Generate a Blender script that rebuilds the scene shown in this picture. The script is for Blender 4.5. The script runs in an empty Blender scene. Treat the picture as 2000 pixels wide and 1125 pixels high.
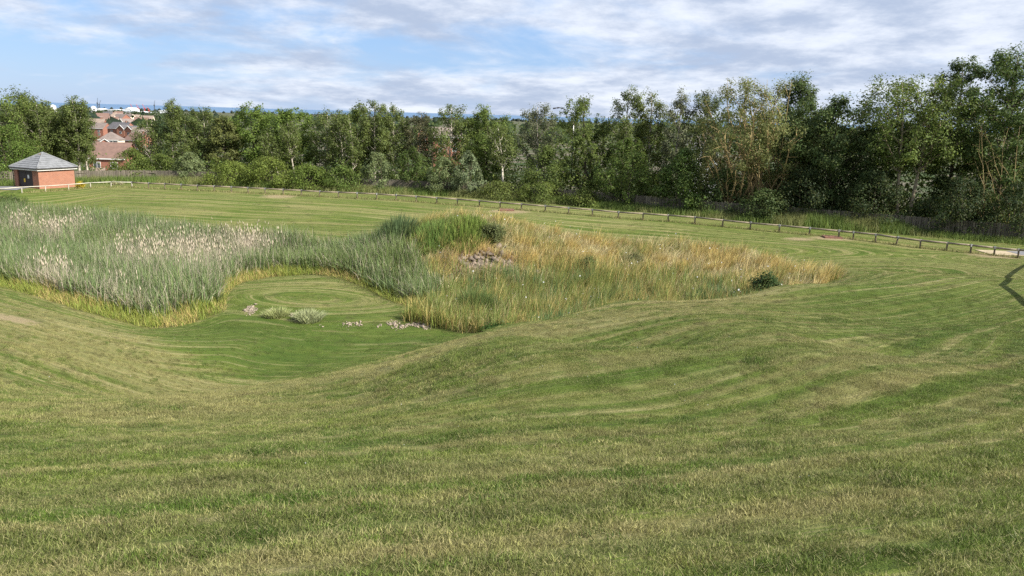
import bpy, math, random
import numpy as np
from mathutils import Matrix, Vector
rad = math.radians
rng = np.random.default_rng(7)
random.seed(7)
SC = bpy.context.scene
COL = SC.collection

# ------------------------------------------------------------------ camera, sky, sun, exposure
EYE = 7.2
F_PX, PITCH, ROLL = 1540.0, rad(12.36), rad(1.6)
fw = np.array([0, math.cos(PITCH), -math.sin(PITCH)])
up0 = np.array([0, math.sin(PITCH), math.cos(PITCH)])
rt0 = np.array([1.0, 0, 0])
rt = math.cos(ROLL) * rt0 + math.sin(ROLL) * up0
upv = math.cos(ROLL) * up0 - math.sin(ROLL) * rt0
cam_d = bpy.data.cameras.new('camera')
cam = bpy.data.objects.new('camera', cam_d)
COL.objects.link(cam)
cam_d.sensor_width = 36.0
cam_d.lens = 36.0 * F_PX / 2000.0
cam_d.clip_start, cam_d.clip_end = 0.1, 200000.0
M = Matrix(((rt[0], upv[0], -fw[0], 0), (rt[1], upv[1], -fw[1], 0), (rt[2], upv[2], -fw[2], EYE), (0, 0, 0, 1)))
cam.matrix_world = M
SC.camera = cam

SUN_AZ, SUN_EL = rad(117), rad(37)          # azimuth clockwise from the view direction (+Y)
sun_dir = Vector((math.sin(SUN_AZ) * math.cos(SUN_EL), math.cos(SUN_AZ) * math.cos(SUN_EL), math.sin(SUN_EL)))
sd = bpy.data.lights.new('sun', 'SUN')
sd.energy, sd.angle, sd.color = 4.6, rad(0.53), (1.0, 0.95, 0.86)
so = bpy.data.objects.new('sun', sd)
so.rotation_euler = (-sun_dir).to_track_quat('-Z', 'Y').to_euler()
so.location = (40, -20, 60)
COL.objects.link(so)

SC.view_settings.view_transform = 'Standard'
SC.view_settings.look = 'None'
SC.view_settings.gamma = 1.0
SC.view_settings.exposure = 1.08
SC.render.engine = 'CYCLES'
SC.cycles.use_denoising = False
SC.cycles.max_bounces = 6
SC.cycles.transparent_max_bounces = 8


class NT:
    """tiny helper to write node trees"""
    def __init__(s, tree):
        s.t = tree; s.n = tree.nodes; s.l = tree.links

    def new(s, typ, **kw):
        n = s.n.new(typ)
        for k, v in kw.items():
            setattr(n, k, v)
        return n

    def set(s, sock, v):
        if hasattr(v, 'is_output') or isinstance(v, bpy.types.NodeSocket):
            s.l.new(v, sock)
        elif v is not None:
            sock.default_value = v

    def math(s, op, a, b=None, c=None, clamp=False):
        n = s.new('ShaderNodeMath', operation=op, use_clamp=clamp)
        for i, v in enumerate((a, b, c)):
            if v is not None:
                s.set(n.inputs[i], v)
        return n.outputs[0]

    def mix(s, fac, a, b, blend='MIX'):
        n = s.new('ShaderNodeMix', data_type='RGBA', blend_type=blend)
        s.set(n.inputs[0], fac)
        s.set(n.inputs[6], a if not isinstance(a, tuple) else (*a, 1)[:4])
        s.set(n.inputs[7], b if not isinstance(b, tuple) else (*b, 1)[:4])
        return n.outputs[2]

    def noise(s, vec, scale, detail=3.0, rough=0.55, dist=0.0):
        n = s.new('ShaderNodeTexNoise')
        if vec is not None:
            s.set(n.inputs['Vector'], vec)
        n.inputs['Scale'].default_value = scale
        n.inputs['Detail'].default_value = detail
        n.inputs['Roughness'].default_value = rough
        n.inputs['Distortion'].default_value = dist
        return n.outputs['Fac']

    def ramp(s, fac, a, b):
        n = s.new('ShaderNodeMapRange', clamp=True, interpolation_type='SMOOTHSTEP')
        s.set(n.inputs[0], fac)
        s.set(n.inputs[1], a); s.set(n.inputs[2], b)
        return n.outputs[0]

    def comb(s, x, y, z=0.0):
        n = s.new('ShaderNodeCombineXYZ')
        for i, v in enumerate((x, y, z)):
            s.set(n.inputs[i], v)
        return n.outputs[0]

    def sep(s, v):
        n = s.new('ShaderNodeSeparateXYZ')
        s.set(n.inputs[0], v)
        return n.outputs


W = bpy.data.worlds.new('World')
SC.world = W
W.use_nodes = True
w = NT(W.node_tree)
w.n.clear()
sky = w.new('ShaderNodeTexSky', sky_type='NISHITA', sun_disc=False)
sky.sun_elevation, sky.sun_rotation = SUN_EL, SUN_AZ
sky.altitude, sky.air_density, sky.dust_density, sky.ozone_density = 30, 1.0, 0.3, 3.0
tc = w.new('ShaderNodeTexCoord')
dx, dy, dz = w.sep(tc.outputs['Generated'])
zz = w.math('ADD', w.math('MAXIMUM', dz, 0.0), 0.17)
pu, pv = w.math('DIVIDE', dx, zz), w.math('DIVIDE', dy, zz)
pvec = w.comb(pu, pv, 0.0)
warp = w.noise(pvec, 0.5, 2.0)
pw = w.comb(w.math('ADD', pu, w.math('MULTIPLY', warp, 1.2)), w.math('MULTIPLY_ADD', pv, 0.85, warp), 3.7)
cov = w.noise(pw, 0.95, 9.0, 0.60)
lum = w.noise(w.comb(w.math('ADD', pu, 7.3), w.math('MULTIPLY', pv, 0.85), 1.2), 2.0, 10.0, 0.64)
# cloud cover thickens towards the right and overhead, clearer low on the left
bias = w.math('ADD', w.math('MULTIPLY', dx, 0.16), w.math('MULTIPLY', w.math('MINIMUM', dz, 0.25), 0.55))
cfac = w.ramp(w.math('ADD', cov, bias), 0.35, 0.57)
ccol = w.mix(w.ramp(lum, 0.34, 0.66), (4.0, 4.7, 6.1), (7.6, 8.0, 8.8))
blue = w.mix(0.62, sky.outputs[0], (2.6, 4.5, 8.3))
skyc = w.mix(w.math('MULTIPLY', cfac, 0.92), blue, ccol)
bg = w.new('ShaderNodeBackground')
w.l.new(skyc, bg.inputs[0])
bg.inputs[1].default_value = 0.059
wo = w.new('ShaderNodeOutputWorld')
w.l.new(bg.outputs[0], wo.inputs[0])

# ------------------------------------------------------------------ small tools
def unproj(px, py, z):
    d = fw + rt * (px - 1000) / F_PX - upv * (py - 562.5) / F_PX
    t = (z - EYE) / d[2]
    return np.array([d[0] * t, d[1] * t])

def at_depth(px, py, Y):
    d = fw + rt * (px - 1000) / F_PX - upv * (py - 562.5) / F_PX
    t = Y / d[1]
    return np.array([d[0] * t, Y, EYE + d[2] * t])

def _hash(ix, iy, seed):
    h = (ix.astype(np.int64) * 374761393 + iy.astype(np.int64) * 668265263 + seed * 1442695041) & 0xFFFFFFFF
    h = ((h ^ (h >> 13)) * 1274126177) & 0xFFFFFFFF
    return ((h ^ (h >> 16)) & 0xFFFF) / 65535.0

def vnoise(x, y, seed=0):
    x = np.asarray(x, float); y = np.asarray(y, float)
    ix, iy = np.floor(x), np.floor(y)
    fx, fy = x - ix, y - iy
    fx, fy = fx * fx * (3 - 2 * fx), fy * fy * (3 - 2 * fy)
    a, b = _hash(ix, iy, seed), _hash(ix + 1, iy, seed)
    c, d = _hash(ix, iy + 1, seed), _hash(ix + 1, iy + 1, seed)
    return a + (b - a) * fx + (c - a) * fy + (a - b - c + d) * fx * fy

def fbm(x, y, seed=0, oct=3):
    s, amp, tot = 0, 1.0, 0
    for k in range(oct):
        s = s + amp * vnoise(np.asarray(x) * 2 ** k, np.asarray(y) * 2 ** k, seed + k * 17)
        tot += amp; amp *= 0.5
    return s / tot

def inside(poly, x, y):
    x = np.asarray(x); y = np.asarray(y)
    r = np.zeros(x.shape, bool)
    n = len(poly)
    for i in range(n):
        x0, y0 = poly[i]; x1, y1 = poly[(i + 1) % n]
        c = ((y0 > y) != (y1 > y)) & (x < (x1 - x0) * (y - y0) / (y1 - y0 + 1e-12) + x0)
        r ^= c
    return r

def seg_dist(pts, x, y):
    x = np.asarray(x, float); y = np.asarray(y, float)
    best = np.full(x.shape, 1e9)
    for (x0, y0), (x1, y1) in zip(pts[:-1], pts[1:]):
        dx, dy = x1 - x0, y1 - y0
        t = np.clip(((x - x0) * dx + (y - y0) * dy) / (dx * dx + dy * dy + 1e-9), 0, 1)
        best = np.minimum(best, np.hypot(x - x0 - t * dx, y - y0 - t * dy))
    return best

def sstep(a, b, x):
    t = np.clip((np.asarray(x, float) - a) / (b - a), 0, 1)
    return t * t * (3 - 2 * t)

def tag(o, label=None, cat=None, group=None, kind=None):
    for k, v in (('label', label), ('category', cat), ('group', group), ('kind', kind)):
        if v:
            o[k] = v
    return o

def empty(name, loc, rz=0.0, **kw):
    o = bpy.data.objects.new(name, None)
    o.location = loc; o.rotation_euler = (0, 0, rz)
    o.empty_display_size = 0.2
    COL.objects.link(o)
    return tag(o, **kw)

def link(name, me, mat=None, parent=None, loc=(0, 0, 0), rz=0.0, **kw):
    if mat is not None and len(me.materials) == 0:
        me.materials.append(mat)
    o = bpy.data.objects.new(name, me)
    o.location = loc; o.rotation_euler = (0, 0, rz)
    if parent is not None:
        o.parent = parent
    COL.objects.link(o)
    return tag(o, **kw)

def np_mesh(name, verts, faces_flat, sizes, smooth=False, col=None):
    """mesh from numpy arrays; sizes = loop count of each face; col = per-vertex albedo"""
    me = bpy.data.meshes.new(name)
    verts = np.asarray(verts, np.float32); faces_flat = np.asarray(faces_flat, np.int32); sizes = np.asarray(sizes, np.int32)
    me.vertices.add(len(verts)); me.vertices.foreach_set('co', verts.ravel())
    me.loops.add(len(faces_flat)); me.loops.foreach_set('vertex_index', faces_flat)
    me.polygons.add(len(sizes))
    st = np.zeros(len(sizes), np.int32); st[1:] = np.cumsum(sizes)[:-1]
    me.polygons.foreach_set('loop_start', st)
    if smooth:
        me.polygons.foreach_set('use_smooth', np.ones(len(sizes), bool))
    if col is not None:
        a = me.attributes.new('col', 'FLOAT_COLOR', 'POINT')
        c4 = np.ones((len(verts), 4), np.float32); c4[:, :3] = col
        a.data.foreach_set('color', c4.ravel())
    me.update(calc_edges=True)
    return me

class MB:
    """collects boxes, tubes and polygons and builds ONE mesh"""
    def __init__(s):
        s.v, s.f = [], []

    def poly(s, pts):
        b = len(s.v); s.v += [tuple(p) for p in pts]; s.f.append(tuple(range(b, b + len(pts))))

    def box(s, lo, hi, mat=None):
        b = len(s.v)
        P = [(x, y, z) for z in (lo[2], hi[2]) for y in (lo[1], hi[1]) for x in (lo[0], hi[0])]
        if mat is not None:
            P = [tuple(mat @ Vector(p)) for p in P]
        s.v += P
        s.f += [tuple(b + i for i in q) for q in ((0, 2, 3, 1), (4, 5, 7, 6), (0, 1, 5, 4), (2, 6, 7, 3), (0, 4, 6, 2), (1, 3, 7, 5))]
        return s

    def tube(s, pts, rads, n=6, cap=True):
        pts = [Vector(p) for p in pts]
        b = len(s.v)
        ref = Vector((0.31, 0.17, 0.93))
        for i, p in enumerate(pts):
            d = (pts[min(i + 1, len(pts) - 1)] - pts[max(i - 1, 0)]).normalized()
            rr = ref if abs(d.dot(ref)) < 0.95 else Vector((1, 0, 0))
            a = d.cross(rr).normalized(); c = d.cross(a)
            r = rads[i] if hasattr(rads, '__len__') else rads
            for k in range(n):
                t = 2 * math.pi * k / n
                s.v.append(tuple(p + a * (r * math.cos(t)) + c * (r * math.sin(t))))
        for i in range(len(pts) - 1):
            for k in range(n):
                k2 = (k + 1) % n
                s.f.append((b + i * n + k, b + i * n + k2, b + (i + 1) * n + k2, b + (i + 1) * n + k))
        if cap:
            s.f.append(tuple(b + k for k in range(n))[::-1])
            e = b + (len(pts) - 1) * n
            s.f.append(tuple(e + k for k in range(n)))
        return s

    def mesh(s, name, smooth=False):
        me = bpy.data.meshes.new(name)
        me.from_pydata(s.v, [], s.f)
        if smooth:
            me.polygons.foreach_set('use_smooth', np.ones(len(s.f), bool))
        me.update()
        return me

    def build(s, name, mat, parent=None, smooth=False, **kw):
        return link(name, s.mesh(name, smooth), mat, parent, **kw)


def new_mat(name):
    m = bpy.data.materials.new(name)
    m.use_nodes = True
    t = NT(m.node_tree)
    return m, t, t.n['Principled BSDF']

def plain(name, c0, c1=None, scale=6.0, rough=0.75, bump=0.0, metal=0.0, detail=4.0):
    m, t, p = new_mat(name)
    tcn = t.new('ShaderNodeTexCoord').outputs['Object']
    c1 = c1 or tuple(x * 0.75 for x in c0)
    nz = t.noise(tcn, scale, detail, 0.6)
    t.l.new(t.mix(t.ramp(nz, 0.3, 0.7), c0, c1), p.inputs['Base Color'])
    p.inputs['Roughness'].default_value = rough
    p.inputs['Metallic'].default_value = metal
    if bump:
        b = t.new('ShaderNodeBump'); b.inputs['Strength'].default_value = bump; b.inputs['Distance'].default_value = 0.02
        t.l.new(t.noise(tcn, scale * 6, 3.0), b.inputs['Height']); t.l.new(b.outputs[0], p.inputs['Normal'])
    return m

def brick_mat(name, c0, c1, mortar):
    m, t, p = new_mat(name)
    x, y, z = t.sep(t.new('ShaderNodeTexCoord').outputs['Object'])
    v = t.comb(t.math('ADD', x, y), z)
    b = t.new('ShaderNodeTexBrick')
    t.l.new(v, b.inputs['Vector'])
    b.inputs['Color1'].default_value = (*c0, 1); b.inputs['Color2'].default_value = (*c1, 1); b.inputs['Mortar'].default_value = (*mortar, 1)
    b.inputs['Scale'].default_value = 1.0
    b.inputs['Brick Width'].default_value = 0.225; b.inputs['Row Height'].default_value = 0.075
    b.inputs['Mortar Size'].default_value = 0.006
    nz = t.noise(v, 1.4, 5.0)
    t.l.new(t.mix(t.math('MULTIPLY', t.ramp(nz, 0.35, 0.7), 0.3), b.outputs[0], tuple(x * 0.6 for x in c0)), p.inputs['Base Color'])
    p.inputs['Roughness'].default_value = 0.85
    bm = t.new('ShaderNodeBump'); bm.inputs['Strength'].default_value = 0.4; bm.inputs['Distance'].default_value = 0.008
    t.l.new(t.math('SUBTRACT', 1.0, b.outputs['Fac']), bm.inputs['Height']); t.l.new(bm.outputs[0], p.inputs['Normal'])
    return m

def leaf_mat(name, trans=0.40, rough=0.5, spec=0.35):
    m, t, p = new_mat(name)
    a = t.new('ShaderNodeAttribute', attribute_name='col')
    t.l.new(a.outputs['Color'], p.inputs['Base Color'])
    p.inputs['Roughness'].default_value = rough
    p.inputs['Specular IOR Level'].default_value = spec
    tr = t.new('ShaderNodeBsdfTranslucent')
    hs = t.new('ShaderNodeHueSaturation'); hs.inputs['Value'].default_value = 1.25; hs.inputs['Hue'].default_value = 0.485
    t.l.new(a.outputs['Color'], hs.inputs['Color']); t.l.new(hs.outputs[0], tr.inputs[0])
    mx = t.new('ShaderNodeMixShader'); mx.inputs[0].default_value = trans
    t.l.new(p.outputs[0], mx.inputs[1]); t.l.new(tr.outputs[0], mx.inputs[2])
    t.l.new(mx.outputs[0], t.n['Material Output'].inputs[0])
    return m

LEAF = leaf_mat('leaves', 0.40, 0.6, 0.2)
BLADE = leaf_mat('grass_blades', 0.3, 0.6, 0.25)
BARK_BIRCH = plain('birch_bark', (0.50, 0.45, 0.37), (0.16, 0.13, 0.10), 5.0, 0.8)
BARK = plain('brown_bark', (0.13, 0.10, 0.065), (0.06, 0.048, 0.035), 5.0, 0.9)
BARK_OCHRE = plain('lichen_bark', (0.37, 0.27, 0.12), (0.21, 0.155, 0.075), 4.0, 0.9)

# ------------------------------------------------------------------ terrain heights
RAIL_PX = [(43, 377), (89, 374), (134, 371), (177, 367.5), (217, 366), (258, 366.5), (290, 368), (322, 369.5), (354, 371), (386, 373), (419, 374.4), (452, 376), (485, 377.5), (518, 379.2), (553, 381),
           (588, 382.7), (624, 384.5), (661, 386.3), (698, 388), (736, 389.8), (774, 392), (813, 394.5), (853, 397.3), (893, 400.5), (936, 404), (977, 407.5), (1018, 411), (1065, 414.5),
           (1111, 418.2), (1157, 421.5), (1207, 425.5), (1255, 429.3), (1305, 433.2), (1357, 437.6), (1411, 443), (1465, 448.3), (1521, 454), (1580, 459.5),
           (1638, 465), (1666, 468), (1710, 473), (1750, 478.5), (1797, 485), (1848, 490), (1895, 494.7), (1941, 499), (1988, 504)]
RAIL = [unproj(px, py, 0.0) for px, py in RAIL_PX]
FENCE_PX = [(-60, 361), (15, 361), (155, 357), (300, 357), (500, 365), (700, 374), (850, 380), (1000, 389), (1250, 411), (1420, 426), (1600, 441), (1750, 453), (1895, 466), (1990, 474), (2120, 486)]
FENCE = [unproj(px, py, -0.15) for px, py in FENCE_PX]

CTRL = []
for px, py, z in [(1000, 1125, 4.62), (0, 1125, 4.5), (2000, 1125, 4.75), (1000, 900, 3.85), (300, 900, 3.7), (1700, 900, 4.1), (0, 900, 3.5), (2000, 900, 4.15),
                  (560, 800, 2.45), (720, 780, 2.45), (100, 800, 2.6), (1300, 800, 3.25), (1700, 800, 3.5), (2000, 800, 3.6), 
                  (1000, 720, 1.75), (290, 642, -1.75), (150, 605, -1.25), (0, 562, -1.0), (640, 535, -1.6), (480, 575, -1.6),
                  (880, 632, -1.75), (800, 600, -1.75), (960, 646, -0.7), (1100, 621, 0.3), (1300, 589, 1.15), (1500, 564, 1.15), (1640, 545, 0.5), (1300, 700, 2.15), (1700, 700, 2.5), (2000, 700, 2.9),
                  (2000, 600, 1.75), (1700, 610, 1.6), (2000, 545, 0.9), (1820, 530, 0.45), (600, 460, -0.9), (300, 405, -0.45), (450, 430, -0.75), (100, 392, -0.45), (1100, 452, -0.3), (1300, 472, -0.35), (1500, 500, -0.25), (800, 430, -0.45), (1700, 505, 0.05)]:
    x, y = unproj(px, py, z); CTRL.append((x, y, z))
CTRL += [(-19, 24, 0.8), (-14, 24, -0.2), (-9, 24, -1.5), (-4.5, 24, -0.75), (0, 24, 0.6), (5, 24, 1.5), (-18, 20, 1.4), (-13, 20, 0.5), (-8.5, 20, -0.6), (-4.2, 20, 0.5), (0, 20, 1.55), (5, 20, 2.2),
         (-17, 28, -0.5), (-12, 28, -1.4), (-8, 28.5, -1.85), (-3.5, 28.5, -1.5), (0, 28, -0.3), (4, 27.5, 0.8), (-14, 16, 1.85), (-9, 16, 1.0), (-4.5, 16, 1.55), (0, 16, 2.55), (5, 16, 2.95), (-11, 12, 2.6), (-5, 12, 2.5), (0, 12, 3.25), (5, 12, 3.5), (-8, 31.5, -1.75)]
CTRL += [(0, 0, 5.5), (0, -7, 6.3), (-12, -4, 5.6), (12, -4, 6.1), (25, 0, 5.8), (-25, 0, 4.8), (-28, 14, 3.4), (30, 14, 4.6), (34, 28, 2.4), (-36, 28, 0.6), (-45, 40, -0.4),
         (6.2, 30.2, -1.2), (1.8, 31.2, -1.65), (10.5, 33, -0.9), (13.8, 35.6, -0.35), (7, 33, -1.6), (2, 34, -1.8), (-20, 42, -1.9), (-12, 47, -1.9), (-30, 48, -1.6), (-5, 40, -1.9), (0, 37.5, -1.9), (5, 38, -1.85), (10, 39, -1.5),
         (-36, 53, -1.2), (-3.6, 47.0, 0.75), (-1.5, 46.8, 0.6), (-2.2, 43.2, -0.75), (4, 42.5, -1.1), (9, 43, -1.0), (40, 40, 0.8), (42, 20, 3.8), (-50, 60, -0.2), (-55, 20, 2.0), (-55, 75, -0.4)]
for (x, y) in RAIL[::4] + [RAIL[-1]]:
    CTRL.append((x, y, 0.0))
for (x, y) in FENCE[1::2]:
    CTRL += [(x, y, -0.15), (x, y + 10, -0.7)]
CTRL = np.array(CTRL)

def _phi(r2):
    return 0.5 * r2 * np.log(r2 + 1e-9)
_n = len(CTRL)
_S = 20.0
_cx, _cy = CTRL[:, 0] / _S, CTRL[:, 1] / _S
_A = np.zeros((_n + 3, _n + 3))
_A[:_n, :_n] = _phi((_cx[:, None] - _cx) ** 2 + (_cy[:, None] - _cy) ** 2) + np.eye(_n) * 0.0006
_A[:_n, _n:] = np.c_[np.ones(_n), _cx, _cy]; _A[_n:, :_n] = _A[:_n, _n:].T
_wt = np.linalg.solve(_A, np.r_[CTRL[:, 2], 0, 0, 0])
FAR_Y = [0, 85, 110, 150, 300, 1000, 3000, 4800, 5300, 9000]
FAR_Z = [-1.5, -1.6, -3.8, -7.6, -12, -14, -17, -23.5, -30, -40]

def gz(x, y):
    x = np.asarray(x, float); y = np.asarray(y, float)
    sh = np.broadcast(x, y).shape
    xf = np.broadcast_to(x, sh).ravel(); yf = np.broadcast_to(y, sh).ravel()
    cx = np.clip(xf, -58, 44) / _S; cy = np.clip(yf, -10, 84) / _S
    z = np.empty(len(xf))
    for i in range(0, len(xf), 20000):
        a, b = cx[i:i + 20000, None], cy[i:i + 20000, None]
        z[i:i + 20000] = _phi((a - _cx) ** 2 + (b - _cy) ** 2) @ _wt[:_n] + _wt[_n] + a[:, 0] * _wt[_n + 1] + b[:, 0] * _wt[_n + 2]
    k = sstep(76, 100, yf)
    z = z * (1 - k) + np.interp(yf, FAR_Y, FAR_Z) * k
    r = z.reshape(sh)
    return float(r) if r.shape == () else r

# outlines on the ground
PEN = [unproj(px, py, -1.65) for px, py in [(447, 590), (452, 565), (475, 545), (530, 531), (600, 533), (660, 545), (720, 565), (790, 597), (818, 618), (800, 629), (700, 628), (620, 622), (540, 608), (480, 602)]]
REED = [unproj(px, py, z) for px, py, z in [(-60, 520, -0.9), (0, 548, -1.1), (150, 592, -1.4), (290, 625, -1.75), (430, 592, -1.7), (440, 555, -1.7), (470, 535, -1.7), (535, 522, -1.7), (610, 527, -1.7), (690, 550, -1.8), (790, 586, -1.8), (850, 600, -1.8)]]
REED += [np.array(p) for p in [(-3.6, 39.5), (-5.5, 43.5), (-9, 47.5), (-14, 50), (-20, 51.5), (-25, 53.5), (-30, 55.5), (-37, 56.5), (-50, 57)]]
EDGE = [unproj(px, py, z) for px, py, z in [(-60, 535, -0.8), (0, 560, -1.0), (150, 606, -1.25), (290, 642, -1.75), (360, 625, -1.6), (440, 601, -1.6), (447, 570, -1.6), (475, 543, -1.6), (530, 530, -1.6), (600, 531, -1.6), (660, 543, -1.6), (720, 563, -1.7), (790, 595, -1.7), (820, 616, -1.7)]]
WILD = [np.array(p) for p in [(-4.6, 33.4), (-1.2, 30.9), (2, 30.6), (6, 30.2), (10.6, 33), (15.6, 36.9), (16.6, 38.6), (15.4, 41), (13.5, 45), (10.5, 48.3), (6, 48.6), (2, 48.8), (-1.5, 49.5), (-5, 49.5), (-8, 48), (-5.5, 43.5), (-3.6, 39.5), (-3.6, 36.5)]]
BASIN = [tuple(p) for p in EDGE] + [tuple(p) for p in WILD[:12]] + [(-1.5, 49.5), (-5, 49.5)] + [tuple(p) for p in REED[13:]]

RIM = [tuple(p) for p in EDGE[:6]] + [tuple(unproj(px, py, -1.65)) for px, py in [(540, 612), (640, 628), (760, 632), (882, 630)]] + [tuple(p) for p in WILD[1:12]]
def mow_uv(x, y):
    """coordinates across and along the mower's passes"""
    cx, cy = -8.5, 32.0
    wob = 0.7 * fbm(x * 0.12, y * 0.12, 5)
    r = np.hypot(x - cx, y - cy) + wob
    a = np.arctan2(y - cy, x - cx) * 14
    db = seg_dist(RIM, x, y) + wob
    kb = sstep(7.0, 13.0, db)
    r = (db + 1.0) * (1 - kb) + r * kb
    k = sstep(38, 47, y + 0.1 * np.minimum(x, 0) * 0)
    d = seg_dist([tuple(p) for p in RAIL], x, y) + wob
    pc = np.mean(np.array(PEN), axis=0)
    inp = inside([tuple(p) for p in PEN], x, y)
    rp = np.hypot((x - pc[0]) * 0.62, (y - pc[1]) * 1.1) * 1.25
    u = np.where(inp, rp, r * (1 - k) + (d + 7) * k)
    v = np.where(inp, np.arctan2(y - pc[1], x - pc[0]) * 4, a * (1 - k) + x * k)
    return u, v

# ------------------------------------------------------------------ lawn colour as a node group, used by the ground and by the grass
def lawn_group():
    g = bpy.data.node_groups.new('lawn_colour', 'ShaderNodeTree')
    g.interface.new_socket('Mow', in_out='INPUT', socket_type='NodeSocketVector')
    g.interface.new_socket('Pos', in_out='INPUT', socket_type='NodeSocketVector')
    g.interface.new_socket('Color', in_out='OUTPUT', socket_type='NodeSocketColor')
    t = NT(g)
    gi = t.new('NodeGroupInput'); go = t.new('NodeGroupOutput')
    mu, mv, lush_shade = t.sep(gi.outputs[0])
    px, py, pz = t.sep(gi.outputs[1])
    p2 = t.comb(px, py)
    big = t.noise(p2, 0.22, 4.0, 0.6)
    mid = t.noise(t.comb(t.math('MULTIPLY', mu, 1.5), t.math('MULTIPLY', mv, 0.3), 2.0), 1.0, 5.0, 0.65)
    row = t.noise(t.comb(t.math('MULTIPLY', mu, 1.7), t.math('MULTIPLY', mv, 0.06)), 1.0, 4.0, 0.6, 0.3)
    fine = t.noise(t.comb(t.math('MULTIPLY', mu, 3.6), t.math('MULTIPLY', mv, 0.07), 4.0), 1.0, 5.0, 0.66)
    c = t.mix(t.ramp(mid, 0.3, 0.72), (0.068, 0.118, 0.016), (0.142, 0.172, 0.035))
    dry = t.ramp(t.math('ADD', t.math('MULTIPLY', row, 0.72), t.math('ADD', t.math('MULTIPLY', big, 0.28), t.math('MULTIPLY', lush_shade, -0.3))), 0.44, 0.60)
    c = t.mix(t.math('MULTIPLY', dry, 0.62), c, (0.275, 0.238, 0.105))
    c = t.mix(t.math('MULTIPLY', t.ramp(fine, 0.48, 0.36), 0.62), c, (0.060, 0.098, 0.016))
    c = t.mix(t.math('MULTIPLY', t.ramp(fine, 0.52, 0.63), 0.72), c, (0.34, 0.30, 0.14))
    c = t.mix(t.math('MULTIPLY', t.ramp(t.noise(t.comb(px, py, 9.0), 1.5, 5.0, 0.75), 0.54, 0.68), 0.6), c, (0.075, 0.065, 0.03))
    c = t.mix(t.math('MULTIPLY', lush_shade, 0.5, clamp=True), c, (0.052, 0.096, 0.014))  # dark green for lush grass and for the hollow's painted shade
    t.l.new(c, go.inputs[0])
    return g
LAWN = lawn_group()

# ------------------------------------------------------------------ ground sheet, sea
xs = np.concatenate([-np.geomspace(62, 9000, 34)[::-1], np.arange(-61.6, 48, 0.4), np.geomspace(48.4, 9000, 34)])
ys = np.concatenate([-np.geomspace(10, 3000, 18)[::-1], np.arange(-9.6, 92, 0.4), np.geomspace(92.5, 6500, 60)])
GX, GY = np.meshgrid(xs, ys)
GZ = gz(GX, GY)
nx, ny = len(xs), len(ys)
idx = np.arange(nx * ny).reshape(ny, nx)
q = np.stack([idx[:-1, :-1], idx[:-1, 1:], idx[1:, 1:], idx[1:, :-1]], -1).reshape(-1, 4)
gme = np_mesh('ground', np.c_[GX.ravel(), GY.ravel(), GZ.ravel()], q.ravel(), np.full(len(q), 4), True)
PATHS_BARE = [tuple(unproj(px, py, 0)) for px, py in [(985, 412), (545, 383), (1560, 467), (1625, 466), (1940, 500), (5, 628), (1000, 413)]]

def ground_hit(px, py):
    z_ = 0.5
    for _ in range(40):
        x_, y_ = unproj(px, py, z_); z_ = 0.5 * z_ + 0.5 * gz(x_, y_)
    return np.array([x_, y_, gz(x_, y_)])
LUSH_SHADE = [tuple(ground_hit(px, py)[:2]) for px, py in [(305, 642), (440, 606), (600, 630), (760, 640), (930, 644), (900, 660), (760, 690), (640, 722), (520, 735), (420, 715), (360, 680)]]  # hollow facing away from the sun: shade painted in with lush damp grass

DRY_LIT_LEFT = [tuple(ground_hit(px, py)[:2]) for px, py in [(60, 600), (290, 655), (400, 710), (520, 752), (420, 800), (250, 740), (0, 690)]]  # sunlit left bank: brightness painted in as tan, with dry clippings
DRY_LIT_CREST = [tuple(ground_hit(px, py)[:2]) for px, py in [(600, 745), (780, 695), (940, 655), (1250, 606), (1500, 576), (1500, 590), (1200, 640), (950, 690), (750, 740)]]  # lit shoulder along the crest, sunlight painted in with its dry clippings

def lush_shade_at(x, y):  # above zero paints shade and lushness, below zero sunlit dry tan
    d = seg_dist(LUSH_SHADE + [LUSH_SHADE[0]], x, y)
    i_ = inside(LUSH_SHADE, x, y)
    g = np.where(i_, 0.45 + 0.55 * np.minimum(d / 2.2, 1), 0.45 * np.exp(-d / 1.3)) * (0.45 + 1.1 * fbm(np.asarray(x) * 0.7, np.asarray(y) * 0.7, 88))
    def dry_lit(poly, soft):
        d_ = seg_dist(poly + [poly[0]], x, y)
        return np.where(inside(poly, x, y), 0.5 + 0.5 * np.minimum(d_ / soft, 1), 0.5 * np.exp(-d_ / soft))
    g = g - 0.55 * dry_lit(DRY_LIT_LEFT, 1.2) * (1 - g.clip(0, 1)) - 0.6 * dry_lit(DRY_LIT_CREST, 0.6) * (1 - g.clip(0, 1))
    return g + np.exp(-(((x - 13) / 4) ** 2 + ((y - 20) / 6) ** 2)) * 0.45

def bare_at(x, y):
    b = np.zeros(np.shape(x))
    for (bx, by), r in zip(PATHS_BARE, (1.2, 1.5, 1.0, 1.4, 1.5, 1.2, 1.4)):
        b = np.maximum(b, np.exp(-((x - bx) ** 2 / (r * 1.4) ** 2 + (y - by) ** 2 / r ** 2)))
    return b
fx, fy = GX.ravel(), GY.ravel()
U, V = mow_uv(fx, fy)
at = gme.attributes.new('mow', 'FLOAT_VECTOR', 'POINT')
at.data.foreach_set('vector', np.c_[U, V, lush_shade_at(fx, fy)].astype(np.float32).ravel())
bare = bare_at(fx, fy)
wild = (inside(BASIN, fx, fy) & ~inside([tuple(p) for p in PEN], fx, fy)).astype(float)
town = sstep(82, 96, fy)
at = gme.attributes.new('zone', 'FLOAT_VECTOR', 'POINT')
at.data.foreach_set('vector', np.c_[bare, wild, town].astype(np.float32).ravel())

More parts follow.
